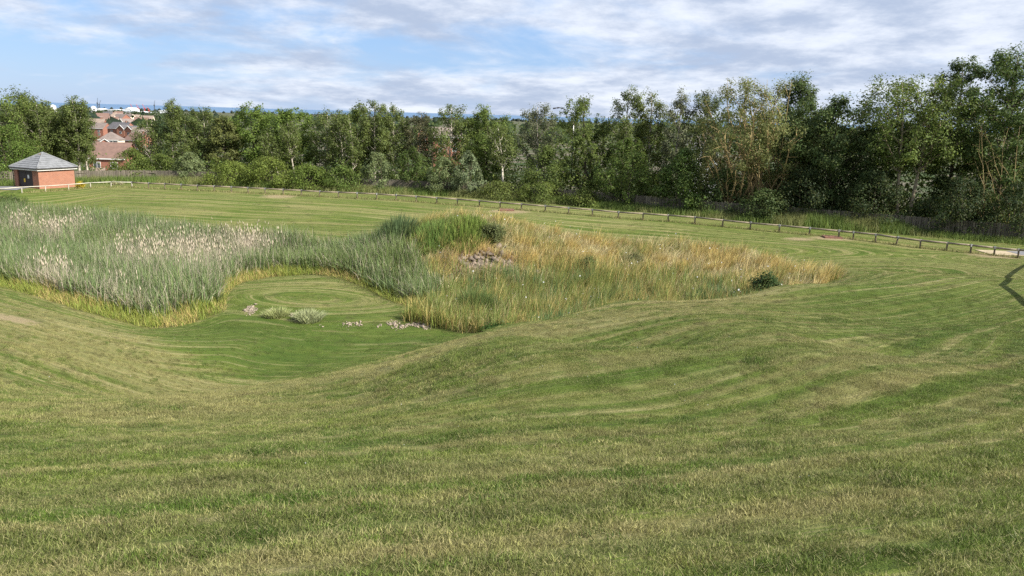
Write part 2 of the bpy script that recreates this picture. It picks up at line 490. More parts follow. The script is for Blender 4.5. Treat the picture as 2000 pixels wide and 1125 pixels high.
gm, t, p = new_mat('ground')
pos = t.new('ShaderNodeNewGeometry').outputs['Position']
mow = t.new('ShaderNodeAttribute', attribute_name='mow').outputs['Vector']
zb, zw, zt = t.sep(t.new('ShaderNodeAttribute', attribute_name='zone').outputs['Vector'])
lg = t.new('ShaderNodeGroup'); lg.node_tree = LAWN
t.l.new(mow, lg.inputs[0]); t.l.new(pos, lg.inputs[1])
fine = t.noise(pos, 38.0, 4.0, 0.7)
c = t.mix(t.math('MULTIPLY', t.ramp(fine, 0.35, 0.75), 0.55), lg.outputs[0], (0.045, 0.05, 0.018))
c = t.mix(t.math('MULTIPLY', t.ramp(t.math('ADD', zb, t.math('MULTIPLY', t.noise(pos, 4.0, 6.0, 0.7), 1.0)), 0.95, 1.35), 0.8), c, (0.29, 0.225, 0.135))
c = t.mix(t.math('MULTIPLY', zw, 0.8), c, t.mix(t.ramp(t.noise(pos, 2.0, 4.0), 0.35, 0.65), (0.08, 0.085, 0.03), (0.22, 0.18, 0.08)))
ft = t.mix(t.ramp(t.noise(pos, 0.05, 5.0, 0.7), 0.42, 0.6), (0.045, 0.07, 0.025), (0.14, 0.12, 0.09))
c = t.mix(zt, c, ft)
t.l.new(c, p.inputs['Base Color'])
p.inputs['Roughness'].default_value = 0.95
p.inputs['Specular IOR Level'].default_value = 0.1
mu_, mv_, _l = t.sep(mow)
rows = t.noise(t.comb(t.math('MULTIPLY', mu_, 4.2), t.math('MULTIPLY', mv_, 0.13), 4.0), 1.0, 4.0, 0.62)
b = t.new('ShaderNodeBump'); b.inputs['Strength'].default_value = 0.9; b.inputs['Distance'].default_value = 0.05
t.l.new(t.math('ADD', t.noise(pos, 22.0, 4.0, 0.75), t.math('MULTIPLY', rows, 2.2)), b.inputs['Height']); t.l.new(b.outputs[0], p.inputs['Normal'])
link('ground', gme, gm, kind='structure')

sm, t, p = new_mat('sea_water')
p.inputs['Base Color'].default_value = (0.085, 0.16, 0.27, 1); p.inputs['Roughness'].default_value = 0.6
pos = t.new('ShaderNodeNewGeometry').outputs['Position']
b = t.new('ShaderNodeBump'); b.inputs['Strength'].default_value = 0.6; b.inputs['Distance'].default_value = 2.0
t.l.new(t.noise(pos, 0.05, 4.0), b.inputs['Height']); t.l.new(b.outputs[0], p.inputs['Normal'])
s = MB(); s.poly([(-90000, 4500, -25), (90000, 4500, -25), (90000, 120000, -25), (-90000, 120000, -25)])
s.build('sea', sm, kind='structure')

# tarmac paths, laid on the turf
TARMAC = plain('tarmac', (0.19, 0.19, 0.20), (0.13, 0.13, 0.135), 3.0, 0.9, 0.3)
SAND = plain('sandy_soil', (0.42, 0.34, 0.23), (0.30, 0.24, 0.15), 2.0, 0.95, 0.3)
def strip(name, centre, half, lift, mat):
    c = np.array(centre, float)
    seg = np.r_[0, np.cumsum(np.hypot(*np.diff(c, axis=0).T))]
    s_ = np.arange(0, seg[-1], 0.5)
    X = np.interp(s_, seg, c[:, 0]); Y = np.interp(s_, seg, c[:, 1])
    tx, ty = np.gradient(X), np.gradient(Y); L = np.hypot(tx, ty); nxx, nyy = -ty / L, tx / L
    V_ = []
    for k in np.linspace(-1, 1, 7):
        hw = half * (1 + 0.18 * (fbm(s_ * 0.7, s_ * 0 + k * 3, 3) - 0.5))
        a, b_ = X + nxx * hw * k, Y + nyy * hw * k
        V_.append(np.c_[a, b_, gz(a, b_) + lift])
    V_ = np.stack(V_, 1); n0, n1 = V_.shape[:2]
    ii = np.arange(n0 * n1).reshape(n0, n1)
    qq = np.stack([ii[:-1, :-1], ii[1:, :-1], ii[1:, 1:], ii[:-1, 1:]], -1).reshape(-1, 4)
    return link(name, np_mesh(name, V_.reshape(-1, 3), qq.ravel(), np.full(len(qq), 4), True), mat, kind='structure')
pr = unproj(1985, 497, 0.0)
strip('path_verge', [(pr[0] - 1.6, pr[1] + 0.6), (pr[0] + 5, pr[1] + 0.3), (pr[0] + 16, pr[1] - 3)], 1.0, 0.03, SAND)
strip('path', [(pr[0] + 0.2, pr[1] + 0.6), (pr[0] + 5, pr[1] + 0.5), (pr[0] + 16, pr[1] - 2.6)], 0.8, 0.04, TARMAC)
pl = unproj(14, 372, 0.0)
strip('hut_path', [(pl[0] - 14, pl[1] + 0.4), (pl[0] - 3, pl[1] + 0.6), (pl[0] + 1.2, pl[1] + 1.0)], 1.5, 0.035, TARMAC)

# ------------------------------------------------------------------ knee rails
WOOD_RAIL = plain('weathered_rail', (0.27, 0.22, 0.155), (0.15, 0.12, 0.085), 4.0, 0.85, 0.3)
WOOD_POST = plain('rail_post_timber', (0.15, 0.115, 0.075), (0.09, 0.07, 0.048), 6.0, 0.9, 0.3)
PALE_RAIL = plain('pale_painted_rail', (0.50, 0.46, 0.38), (0.36, 0.33, 0.27), 5.0, 0.7, 0.2)
STEEL = plain('galvanised_strap', (0.45, 0.45, 0.45), (0.3, 0.3, 0.3), 9.0, 0.5, 0.0, 0.6)

def knee_rail(name, pts, matp, matr, label, post_r, rail_r, strap=True):
    root = empty(name, (pts[0][0], pts[0][1], gz(*pts[0])), label=label, cat='fence')
    ox, oy, oz = root.location
    pm = MB().tube([(0, 0, -0.3), (0, 0, 0.44)], post_r, 7).mesh('post')
    sm_ = MB().box((-post_r * 1.15, -post_r * 1.15, 0.40), (post_r * 1.15, post_r * 1.15, 0.545)).mesh('strap')
    tops = []
    for i, (x, y) in enumerate(pts):
        z = gz(x, y)
        o = link('post', pm, matp, root, (x - ox, y - oy, z - oz), random.uniform(0, 3))
        o.rotation_euler = (random.gauss(0, 0.05), random.gauss(0, 0.05), random.uniform(0, 3))
        tops.append((x - ox, y - oy, z - oz + 0.475 + random.gauss(0, 0.014)))
        if strap:
            link('strap', sm_, STEEL, o)
    for a, b_ in zip(tops[:-1], tops[1:]):
        mid_ = [(a[k] + b_[k]) / 2 for k in range(3)]; mid_[2] -= 0.008
        MB().tube([a, mid_, b_], rail_r, 8).build('rail', matr, root, True)
    return root
k0 = 5
left_pts = [tuple(unproj(px, py, 0)) for px, py in [(-50, 381.5), (-3, 379.3)]] + [tuple(p) for p in RAIL[:k0 + 1]]
knee_rail('knee_rail', left_pts, PALE_RAIL, PALE_RAIL, 'pale knee rail in front of the small brick hut', 0.036, 0.038, False)
ext = [(RAIL[-1][0] + 1.2 * k, RAIL[-1][1] - 0.95 * k) for k in (1, 2, 3)]
knee_rail('knee_rail', [tuple(p) for p in RAIL[k0:]] + ext, WOOD_POST, WOOD_RAIL, 'long weathered timber knee rail along the far edge of the lawn', 0.05, 0.058)

# ------------------------------------------------------------------ board fence behind the rail
BOARD, t, p = new_mat('grey_fence_board')
oi = t.new('ShaderNodeObjectInfo').outputs['Random']
x_, y_, z_ = t.sep(t.new('ShaderNodeNewGeometry').outputs['Position'])
gr = t.noise(t.comb(t.math('MULTIPLY', x_, 7.0), t.math('MULTIPLY', y_, 7.0), t.math('MULTIPLY', z_, 0.8)), 1.0, 4.0)
c = t.mix(t.ramp(gr, 0.3, 0.7), (0.17, 0.145, 0.11), (0.085, 0.072, 0.055))
c = t.mix(1.0, c, t.comb(*[t.math('MULTIPLY_ADD', oi, 0.7, 0.6)] * 3), 'MULTIPLY')
t.l.new(c, p.inputs['Base Color']); p.inputs['Roughness'].default_value = 0.9
fc = np.array(FENCE); fseg = np.r_[0, np.cumsum(np.hypot(*np.diff(fc, axis=0).T))]
ftot = fseg[-1]
fpos = lambda s_: (np.interp(s_, fseg, fc[:, 0]), np.interp(s_, fseg, fc[:, 1]))
def fence_dir(s_):
    a = fpos(max(s_ - 0.5, 0)); b_ = fpos(min(s_ + 0.5, ftot))
    return math.atan2(b_[1] - a[1], b_[0] - a[0])
f0 = fpos(0)
froot = empty('board_fence', (f0[0], f0[1], gz(*f0)), label='dark weathered vertical board fence running below the belt of trees', cat='fence')
fx0, fy0, fz0 = froot.location
BW = 0.15
bm_ = MB().box((-BW * 0.42, -0.011, 0.04), (BW * 0.42, 0.011, 1.2)).mesh('board')
ss = np.arange(0.1, ftot, BW)
first_ind = len(ss) - 290
rest = MB()
for i, s_ in enumerate(ss):
    x, y = fpos(s_); z = gz(x, y)
    L = (x - fx0, y - fy0, z - fz0 + random.uniform(-0.03, 0.03)); rz = fence_dir(s_)
    if i >= first_ind:
        o = link('board', bm_, BOARD, froot, L, rz)
        o.rotation_euler = (random.gauss(0, 0.012), random.gauss(0, 0.012), rz)
    else:
        rest.box((-BW * 0.42, -0.011, 0.04), (BW * 0.42, 0.011, 1.2), Matrix.Translation(L) @ Matrix.Rotation(rz, 4, 'Z'))
rest.build('board_run', BOARD, froot, kind='stuff')
pm = MB().box((-0.05, 0.02, -0.3), (0.05, 0.12, 1.25)).mesh('fence_post')
for s_ in np.arange(0, ftot, 2.4):
    x, y = fpos(s_)
    link('fence_post', pm, BOARD, froot, (x - fx0, y - fy0, gz(x, y) - fz0), fence_dir(s_))
for h in (0.3, 0.95):
    pts = [(fpos(s_)[0] - fx0, fpos(s_)[1] - fy0 + 0.035, gz(*fpos(s_)) - fz0 + h) for s_ in np.arange(0, ftot, 1.2)]
    MB().tube(pts, 0.03, 4).build('fence_rail', BOARD, froot)

# ------------------------------------------------------------------ brick hut
BRICK = brick_mat('orange_brick', (0.33, 0.128, 0.072), (0.26, 0.10, 0.06), (0.34, 0.25, 0.19))
BRICK_RED = brick_mat('red_brick', (0.29, 0.105, 0.062), (0.23, 0.085, 0.052), (0.28, 0.2, 0.16))
TILE_GREY = plain('grey_roof_tile', (0.21, 0.215, 0.225), (0.14, 0.145, 0.15), 3.0, 0.8, 0.3)
WHITE = plain('white_trim', (0.72, 0.71, 0.68), (0.6, 0.59, 0.56), 3.0, 0.5)
GUTTER = plain('dark_gutter', (0.035, 0.03, 0.03), (0.025, 0.02, 0.02), 3.0, 0.5)
DOOR = plain('dark_brown_door', (0.035, 0.022, 0.018), (0.025, 0.016, 0.013), 4.0, 0.6)
YELLOW = plain('yellow_sign', (0.75, 0.50, 0.03), (0.65, 0.42, 0.03), 8.0, 0.5)
GLASS = plain('window_glass', (0.05, 0.06, 0.07), (0.09, 0.10, 0.11), 0.8, 0.08)
ORANGE_LICHEN = plain('lichened_tile', (0.30, 0.20, 0.085), (0.19, 0.17, 0.13), 2.5, 0.9, 0.3)

hA = at_depth(78, 374.5, 66.0); hB = at_depth(147.5, 366, 69.0)
zb_ = min(gz(hA[0], hA[1]), gz(hB[0], hB[1])) - 0.1
ang = math.atan2(hB[1] - hA[1], hB[0] - hA[0])
LB = math.hypot(hB[1] - hA[1], hB[0] - hA[0])            # sunlit wall along local +x
LC = 3.1                                                # door wall along local +y
HW = at_depth(77, 331, 66.0)[2] - zb_
hut = empty('brick_hut', (hA[0], hA[1], zb_), ang, label='small orange brick hut with grey tiled pyramid roof behind the pale rail', cat='hut')
TH = 0.22
dy0, dy1, dh = 0.75, LC - 0.45, HW - 0.16
m_ = MB()
m_.box((0, 0, 0), (LB, TH, HW)); m_.box((0, LC - TH, 0), (LB, LC, HW)); m_.box((LB - TH, TH, 0), (LB, LC - TH, HW))
m_.box((0, TH, 0), (TH, dy0, HW)); m_.box((0, dy1, 0), (TH, LC - TH, HW)); m_.box((0, dy0, dh), (TH, dy1, HW))
m_.build('wall', BRICK, hut)
for a, b_ in ((dy0 + 0.01, (dy0 + dy1) / 2 - 0.008), ((dy0 + dy1) / 2 + 0.008, dy1 - 0.01)):
    d_ = MB().box((0.09, a, 0.03), (0.14, b_, dh - 0.01)).build('door', DOOR, hut)
    for zc in (0.35, 0.9, 1.4):
        MB().box((0.075, a + 0.06, zc - 0.02), (0.0895, b_ - 0.06, zc + 0.02)).build('door_ledge', DOOR, d_)
ym = (dy0 + dy1) / 2
MB().box((0.07, ym - 0.42, 0.95), (0.0745, ym - 0.2, 1.25)).build('warning_sign', WHITE, hut)
MB().box((0.07, ym + 0.1, 0.62), (0.0745, ym + 0.3, 0.92)).build('warning_sign', YELLOW, hut)
OV = 0.22
m_ = MB()
for lo, hi in (((-OV + 0.03, -OV + 0.03), (LB + OV - 0.03, -OV + 0.06)), ((-OV + 0.03, LC + OV - 0.06), (LB + OV - 0.03, LC + OV - 0.03)),
               ((-OV + 0.03, -OV + 0.06), (-OV + 0.06, LC + OV - 0.06)), ((LB + OV - 0.06, -OV + 0.06), (LB + OV - 0.03, LC + OV - 0.06))):
    m_.box((*lo, HW - 0.12), (*hi, HW + 0.03))
m_.box((-OV + 0.06, -OV + 0.06, HW + 0.0), (LB + OV - 0.06, LC + OV - 0.06, HW + 0.025))
m_.build('fascia', WHITE, hut)
gpts = [(-OV - 0.03, -OV - 0.03), (LB + OV + 0.03, -OV - 0.03), (LB + OV + 0.03, LC + OV + 0.03), (-OV - 0.03, LC + OV + 0.03), (-OV - 0.03, -OV - 0.03)]
for a, b_ in zip(gpts[:-1], gpts[1:]):
    MB().tube([(*a, HW + 0.03), (*b_, HW + 0.03)], 0.045, 6).build('gutter', GUTTER, hut)
MB().tube([(-0.06, LC + 0.02, HW + 0.02), (-0.06, LC + 0.02, 0)], 0.04, 6).build('downpipe', GUTTER, hut)
RH = at_depth(86, 300, 67.5)[2] - zb_ - HW - 0.05
ap = Vector((LB / 2, LC / 2, HW + 0.05 + RH))
E = [Vector((-OV, -OV, HW + 0.05)), Vector((LB + OV, -OV, HW + 0.05)), Vector((LB + OV, LC + OV, HW + 0.05)), Vector((-OV, LC + OV, HW + 0.05))]
NC = 8
for k in range(4):
    A, B_ = E[k], E[(k + 1) % 4]
    nrm = (B_ - A).cross(ap - A).normalized()
    if nrm.z < 0: nrm = -nrm
    for c_ in range(NC):
        t0, t1 = c_ / NC, min((c_ + 1.18) / NC, 1.0)
        P0, P1 = A.lerp(ap, t0), B_.lerp(ap, t0); Q0, Q1 = A.lerp(ap, t1), B_.lerp(ap, t1)
        l0, l1 = nrm * 0.05, nrm * 0.008
        m_ = MB(); m_.v = [tuple(v) for v in (P0, P1, Q1, Q0, P0 + l0, P1 + l0, Q1 + l1 + nrm * 0.01, Q0 + l1 + nrm * 0.01)]
        m_.f = [(3, 2, 1, 0), (4, 5, 6, 7), (0, 1, 5, 4), (1, 2, 6, 5), (2, 3, 7, 6), (3, 0, 4, 7)]
        m_.build('tile_course', ORANGE_LICHEN if (k == 3 and c_ == NC - 1) else TILE_GREY, hut)
    MB().tube([E[k] + Vector((0, 0, 0.05)), ap + Vector((0, 0, 0.05))], 0.07, 6).build('hip_tile', TILE_GREY, hut)

# ------------------------------------------------------------------ houses of the town below
ROOF_BROWN = plain('brown_roof_tile', (0.195, 0.118, 0.092), (0.14, 0.086, 0.068), 1.2, 0.9, 0.3)
ROOF_GREYBROWN = plain('grey_brown_roof_tile', (0.21, 0.165, 0.145), (0.15, 0.12, 0.105), 1.0, 0.9, 0.3)
ROOF_TAN = plain('tan_roof_tile', (0.26, 0.195, 0.155), (0.19, 0.145, 0.115), 1.0, 0.9, 0.3)
CREAM = plain('cream_render', (0.68, 0.60, 0.47), (0.6, 0.52, 0.41), 0.6, 0.85)
SLATE = plain('dark_roof_tile', (0.11, 0.105, 0.11), (0.075, 0.07, 0.075), 1.0, 0.85, 0.3)

def house(label, px, base_y_depth, wid, dep, eave, rise, yaw, wallm, roofm, hip=False, wins=((-0.25, 0.62), (0.25, 0.62), (-0.25, 0.25), (0.25, 0.25)), gable_front=False, chimney=True, ridge_y=None):
    """front faces local -y. ridge_y: pixel row where the ridge shows; sets the ground level under it"""
    Y = base_y_depth
    p_ = at_depth(px, ridge_y, Y)
    zg = p_[2] - eave - rise
    root = empty('house', (p_[0], p_[1], zg), yaw, label=label, cat='house', group='houses of the town below the trees')
    w2, d2, o_ = wid / 2, dep / 2, 0.3
    m_ = MB()
    m_.box((-w2, -d2, -6), (w2, d2, eave))
    if not hip:
        if gable_front:
            for y_ in (-d2, d2): m_.poly([(-w2, y_, eave), (w2, y_, eave), (0, y_, eave + rise)])
        else:
            for x_ in (-w2, w2): m_.poly([(x_, -d2, eave), (x_, d2, eave), (x_, 0, eave + rise)])
    m_.build('wall', wallm, root)
    r_ = MB(); th = 0.12
    def slab(pts):
        b = len(r_.v); n_ = len(pts)
        r_.v += [tuple(p) for p in pts] + [(p[0], p[1], p[2] + th) for p in pts]
        r_.f += [tuple(range(b, b + n_))[::-1], tuple(range(b + n_, b + 2 * n_))]
        for k in range(n_): r_.f.append((b + k, b + (k + 1) % n_, b + n_ + (k + 1) % n_, b + n_ + k))
    ez, rz_ = eave - 0.05, eave + rise
    if hip:
        rr = max(w2 - d2, 0.1)
        slab([(-w2 - o_, -d2 - o_, ez), (w2 + o_, -d2 - o_, ez), (rr, 0, rz_), (-rr, 0, rz_)])
        slab([(w2 + o_, d2 + o_, ez), (-w2 - o_, d2 + o_, ez), (-rr, 0, rz_), (rr, 0, rz_)])
        slab([(w2 + o_, -d2 - o_, ez), (w2 + o_, d2 + o_, ez), (rr, 0, rz_)])
        slab([(-w2 - o_, d2 + o_, ez), (-w2 - o_, -d2 - o_, ez), (-rr, 0, rz_)])
    elif gable_front:
        slab([(-w2 - o_, -d2 - o_, ez), (0, -d2 - o_, rz_), (0, d2 + o_, rz_), (-w2 - o_, d2 + o_, ez)])
        slab([(0, -d2 - o_, rz_), (w2 + o_, -d2 - o_, ez), (w2 + o_, d2 + o_, ez), (0, d2 + o_, rz_)])
    else:
        slab([(-w2 - o_, -d2 - o_, ez), (w2 + o_, -d2 - o_, ez), (w2 + o_, 0, rz_), (-w2 - o_, 0, rz_)])
        slab([(w2 + o_, d2 + o_, ez), (-w2 - o_, d2 + o_, ez), (-w2 - o_, 0, rz_), (w2 + o_, 0, rz_)])
    ro = r_.build('roof', roofm, root)
    if chimney:
        MB().box((w2 * 0.5 - 0.3, -0.25, rz_ - 0.6), (w2 * 0.5 + 0.3, 0.25, rz_ + 0.7)).build('chimney', wallm, ro)
    if gable_front:
        b_ = MB()
        for sx in (-1, 1):
            b_.tube([(sx * (w2 + o_), -d2 - o_ - 0.03, ez + 0.05), (0, -d2 - o_ - 0.03, rz_ + 0.05)], 0.13, 4)
        b_.build('bargeboard', WHITE, root)
    else:
        MB().box((-w2 - o_ + 0.02, -d2 - o_ - 0.04, ez - 0.14), (w2 + o_ - 0.02, -d2 - o_ - 0.005, ez + 0.06)).build('fascia', WHITE, root)
    for (u_, v_) in wins:
        cx_, cz_ = u_ * wid, v_ * eave + 0.3
        wf = MB().box((cx_ - 0.65, -d2 - 0.05, cz_ - 0.6), (cx_ + 0.65, -d2 + 0.02, cz_ + 0.6)).build('window', WHITE, root)
        for sx in (-1, 1):
            MB().box((cx_ + sx * 0.3 - 0.26, -d2 - 0.062, cz_ - 0.52), (cx_ + sx * 0.3 + 0.26, -d2 - 0.052, cz_ + 0.52)).build('pane', GLASS, wf)
    return root

h1 = house('nearest red brick house with brown tiled roof seen in the gap right of the birches', 221, 150, 6.4, 6.5, 4.6, 2.7, 0.06, BRICK_RED, ROOF_BROWN, wins=((-0.28, 0.66), (0.2, 0.66)), ridge_y=279, chimney=False)
pch = MB().box((-2.6, -4.6, -1), (-0.4, -3.3, 2.0)).build('porch', BRICK_RED, h1)
m_ = MB(); m_.v = [(-2.9, -4.9, 2.0), (-0.1, -4.9, 2.0), (-0.1, -3.26, 2.75), (-2.9, -3.26, 2.75), (-2.9, -4.9, 2.12), (-0.1, -4.9, 2.12), (-0.1, -3.26, 2.87), (-2.9, -3.26, 2.87)]
m_.f = [(3, 2, 1, 0), (4, 5, 6, 7), (0, 1, 5, 4), (1, 2, 6, 5), (2, 3, 7, 6), (3, 0, 4, 7)]
m_.build('porch_roof', ROOF_TAN, h1)
MB().box((-2.3, -4.63, -0.8), (-0.7, -4.605, 1.75)).build('porch_door', GLASS, h1)
house('cream rendered house with hipped grey brown roof above the nearest brick house', 217, 285, 6.6, 6.2, 5.0, 2.6, 0.1, CREAM, ROOF_GREYBROWN, hip=True, wins=((-0.1, 0.75), (0.12, 0.75), (0.35, 0.75)), ridge_y=258, chimney=False)
house('brick gable with white bargeboards left of the cream hipped house', 203, 262, 5.0, 6, 3.6, 2.0, 0.5, BRICK_RED, ROOF_BROWN, gable_front=True, wins=((0, 0.6),), ridge_y=271, chimney=False)
house('long dark roofed brick house with end gable beyond the cream house', 238, 400, 11.0, 8, 4.8, 2.9, -0.35, BRICK_RED, SLATE, ridge_y=239)
house('front gabled brick wing with white bargeboards against the long dark roof', 243, 392, 4.2, 6, 4.2, 2.0, -0.25, BRICK, SLATE, gable_front=True, wins=((0, 0.55),), ridge_y=244, chimney=False)
house('right hand brick gable with white bargeboards beside the dark roof', 259, 385, 4.6, 6, 4.2, 2.1, -0.3, BRICK, SLATE, gable_front=True, wins=((0, 0.55),), ridge_y=246, chimney=False)
house('tan hipped roof house farthest up the gap between the birches', 225, 640, 13, 11, 5, 5.0, 0.5, BRICK_RED, ROOF_TAN, hip=True, ridge_y=220, chimney=False)
house('dark gabled house right behind the tan hipped roof', 237, 600, 11, 9, 4.5, 3.6, -0.5, BRICK_RED, ROOF_GREYBROWN, ridge_y=223, chimney=False)
house('house with pinkish roof and pale wall below the tan hipped roof', 217, 540, 9, 8, 4.5, 3.0, 0.3, CREAM, ROOF_BROWN, ridge_y=228)
house('small bright orange brick house beside the dark gabled roof', 246, 500, 6, 7, 4.2, 2.4, -0.6, BRICK, ROOF_GREYBROWN, gable_front=True, wins=((0, 0.5),), ridge_y=232, chimney=False)
house('tan roofed house seen just right of the tall birches', 190, 520, 9, 8, 4.5, 2.8, 0.2, BRICK_RED, ROOF_TAN, ridge_y=232)
house('grey roofed house below the tan roof beside the tall birches', 193, 430, 10, 8, 4.5, 2.8, -0.15, BRICK_RED, ROOF_GREYBROWN, ridge_y=240, chimney=False)
house('orange brick house half hidden behind the slender birch', 272, 300, 8, 7, 4.8, 2.6, -0.4, BRICK, ROOF_BROWN, ridge_y=260)
house('pale cream house half hidden above the orange brick house', 278, 360, 8, 7, 4.8, 2.6, 0.3, CREAM, ROOF_GREYBROWN, ridge_y=249)
house('orange gable glimpsed between crowns in the middle of the tree belt', 826, 420, 5.5, 7, 5.0, 3.0, 0.1, BRICK, ROOF_BROWN, gable_front=True, ridge_y=251, chimney=False)
house('brown roof glimpsed left of the green domed crown mid belt', 872, 230, 8, 7, 5.0, 2.6, 0.2, BRICK_RED, ROOF_GREYBROWN, ridge_y=249, chimney=False)
house('white walled house glimpsed left of the half bare willow', 1372, 170, 7, 7, 5.0, 2.2, -0.2, WHITE, SLATE, ridge_y=266, chimney=False)

# ------------------------------------------------------------------ docks and industry near the sea
PALE_CLAD = plain('pale_cladding', (0.72, 0.73, 0.74), (0.62, 0.63, 0.65), 0.02, 0.6)
GREY_CLAD = plain('grey_cladding', (0.26, 0.29, 0.31), (0.20, 0.23, 0.25), 0.02, 0.7)
CRANE_RED = plain('red_crane_paint', (0.45, 0.06, 0.05), (0.36, 0.05, 0.04), 0.2, 0.6)
CRANE_DARK = plain('dark_crane_steel', (0.07, 0.08, 0.10), (0.05, 0.06, 0.07), 0.2, 0.6)
def far_shed(label, px0, px1, ytop, ybase, Y, mat, curved=False):
    a, b_ = at_depth(px0, ybase, Y), at_depth(px1, ybase, Y)
    top = at_depth(px0, ytop, Y)[2]; w_ = b_[0] - a[0]; H = top - a[2]
    root = empty('warehouse', (a[0], Y, a[2]), label=label, cat='warehouse', group='dockside sheds near the sea')
    MB().box((0, 0, -8), (w_, 60, H * 0.72)).build('wall', mat, root)
    r_ = MB(); n_ = 8
    for k in range(n_):
        c0, c1 = math.pi * k / n_, math.pi * (k + 1) / n_
        if curved:
            f_ = lambda c_: (w_ / 2 - (w_ / 2 + 1) * math.cos(c_), H * 0.72 + H * 0.3 * math.sin(c_))
        else:
            f_ = lambda c_: (w_ * c_ / math.pi, H * 0.72 + H * 0.28 * (1 - abs(2 * c_ / math.pi - 1)))
        (x0, z0), (x1, z1) = f_(c0), f_(c1)
        r_.poly([(x0, -1, z0 + .1), (x1, -1, z1 + .1), (x1, 61, z1 + .1), (x0, 61, z0 + .1)])
        r_.poly([(x0, -0.5, H * 0.7), (x1, -0.5, H * 0.7), (x1, -0.5, z1), (x0, -0.5, z0)])
    r_.build('roof', mat, root)
    MB().box((w_ * 0.42, -0.4, -2), (w_ * 0.56, -0.1, H * 0.5)).build('loading_door', GREY_CLAD, root)
far_shed('long white dockside shed left of the white tower block', 199, 241, 212.5, 219, 2900, PALE_CLAD)
far_shed('left grey arched shed before the long white shed', 203, 216, 215.5, 222, 2300, GREY_CLAD, True)
far_shed('middle grey arched shed before the long white shed', 217, 230, 215.5, 222, 2310, GREY_CLAD, True)
far_shed('right grey arched shed before the long white shed', 231, 246, 216, 223, 2320, GREY_CLAD, True)
far_shed('tall white block between the sheds and the red cranes', 244, 256, 210, 222, 2600, PALE_CLAD)
far_shed('low white shed below the red cranes', 254, 277, 216.5, 223, 2500, PALE_CLAD)
far_shed('low white shed right of the red cranes', 284, 303, 219, 224.5, 2450, PALE_CLAD)
far_shed('white shed at the right end of the docks', 305, 330, 214.5, 223, 2700, PALE_CLAD)
far_shed('far white shed behind the left birches', 186, 196, 211.5, 217, 3100, PALE_CLAD)
def dome(label, px, ytop, ybase, rpx, Y):
    c_ = at_depth(px, ybase, Y); R_ = rpx / F_PX * Y
    root = empty('storage_dome', (c_[0], Y, c_[2]), label=label, cat='dome', group='white domes near the docks')
    H = at_depth(px, ytop, Y)[2] - c_[2]
    for nm, prof in (('dome', [(R_ * math.cos(a), H * 0.45 + H * 0.55 * math.sin(a)) for a in np.linspace(0, math.pi / 2, 7)]), ('drum', [(R_ * 0.99, -6), (R_ * 0.99, H * 0.45)])):
        m_ = MB(); n_ = 24
        for (r0, z0), (r1, z1) in zip(prof[:-1], prof[1:]):
            for k in range(n_):
                a0, a1 = 2 * math.pi * k / n_, 2 * math.pi * (k + 1) / n_
                m_.poly([(r0 * math.cos(a0), r0 * math.sin(a0), z0), (r0 * math.cos(a1), r0 * math.sin(a1), z0), (r1 * math.cos(a1), r1 * math.sin(a1), z1), (r1 * math.cos(a0), r1 * math.sin(a0), z1)])
        m_.build(nm, PALE_CLAD, root, True)
dome('white storage dome left of the tall birches', 104, 204.5, 215, 5.5, 2000)
dome('white storage dome just right of the tall birches', 183, 207, 217, 5, 2200)
def crane(label, px, ybase, ytop, jib_px, mat, Y):
    b_ = at_depth(px, ybase, Y); tz = at_depth(px, ytop, Y)[2] - b_[2]
    s_ = Y / F_PX
    root = empty('dock_crane', (b_[0], Y, b_[2]), label=label, cat='crane', group='cranes at the docks')
    for q_ in ((-1, -1), (1, -1), (-1, 1), (1, 1)):
        MB().tube([(q_[0] * 2.2 * s_ / 1.6, q_[1] * 2, -5), (q_[0] * 0.6, q_[1] * 0.6, tz * 0.5)], 0.45, 4).build('leg', mat, root)
    MB().box((-2, -2, tz * 0.48), (2, 2, tz * 0.6)).build('cab', mat, root)
    MB().tube([(0, 0, tz * 0.55), (jib_px * s_, 0, tz)], [0.9, 0.5], 4).build('jib', mat, root)
    MB().tube([(0, 0, tz * 0.6), (-jib_px * 0.25 * s_, 0, tz * 0.78), (jib_px * s_, 0, tz)], 0.2, 4).build('stay', mat, root)
crane('red dock crane nearest the tall white block', 259, 221, 203.5, -3.5, CRANE_RED, 2800)
crane('red dock crane second from the tall white block', 271, 221, 204, -4, CRANE_RED, 2800)
crane('red dock crane third from the tall white block', 283, 222, 203.5, -4, CRANE_RED, 2800)
crane('short red dock crane at the right end of the red cranes', 291, 222, 209, -3, CRANE_RED, 2750)
crane('tall dark tower crane left of the docks with upright jib', 191, 214, 191, 1.5, CRANE_DARK, 3300)
crane('tall dark crane with slanting jib left of the docks', 194.5, 214, 195.5, 4, CRANE_DARK, 3300)
crane('tall dark crane right of the red cranes', 302, 217, 196, 2, CRANE_DARK, 3300)

def blob_leaves(n, lo, hi, seed):
    r_ = np.random.default_rng(seed)
    return r_

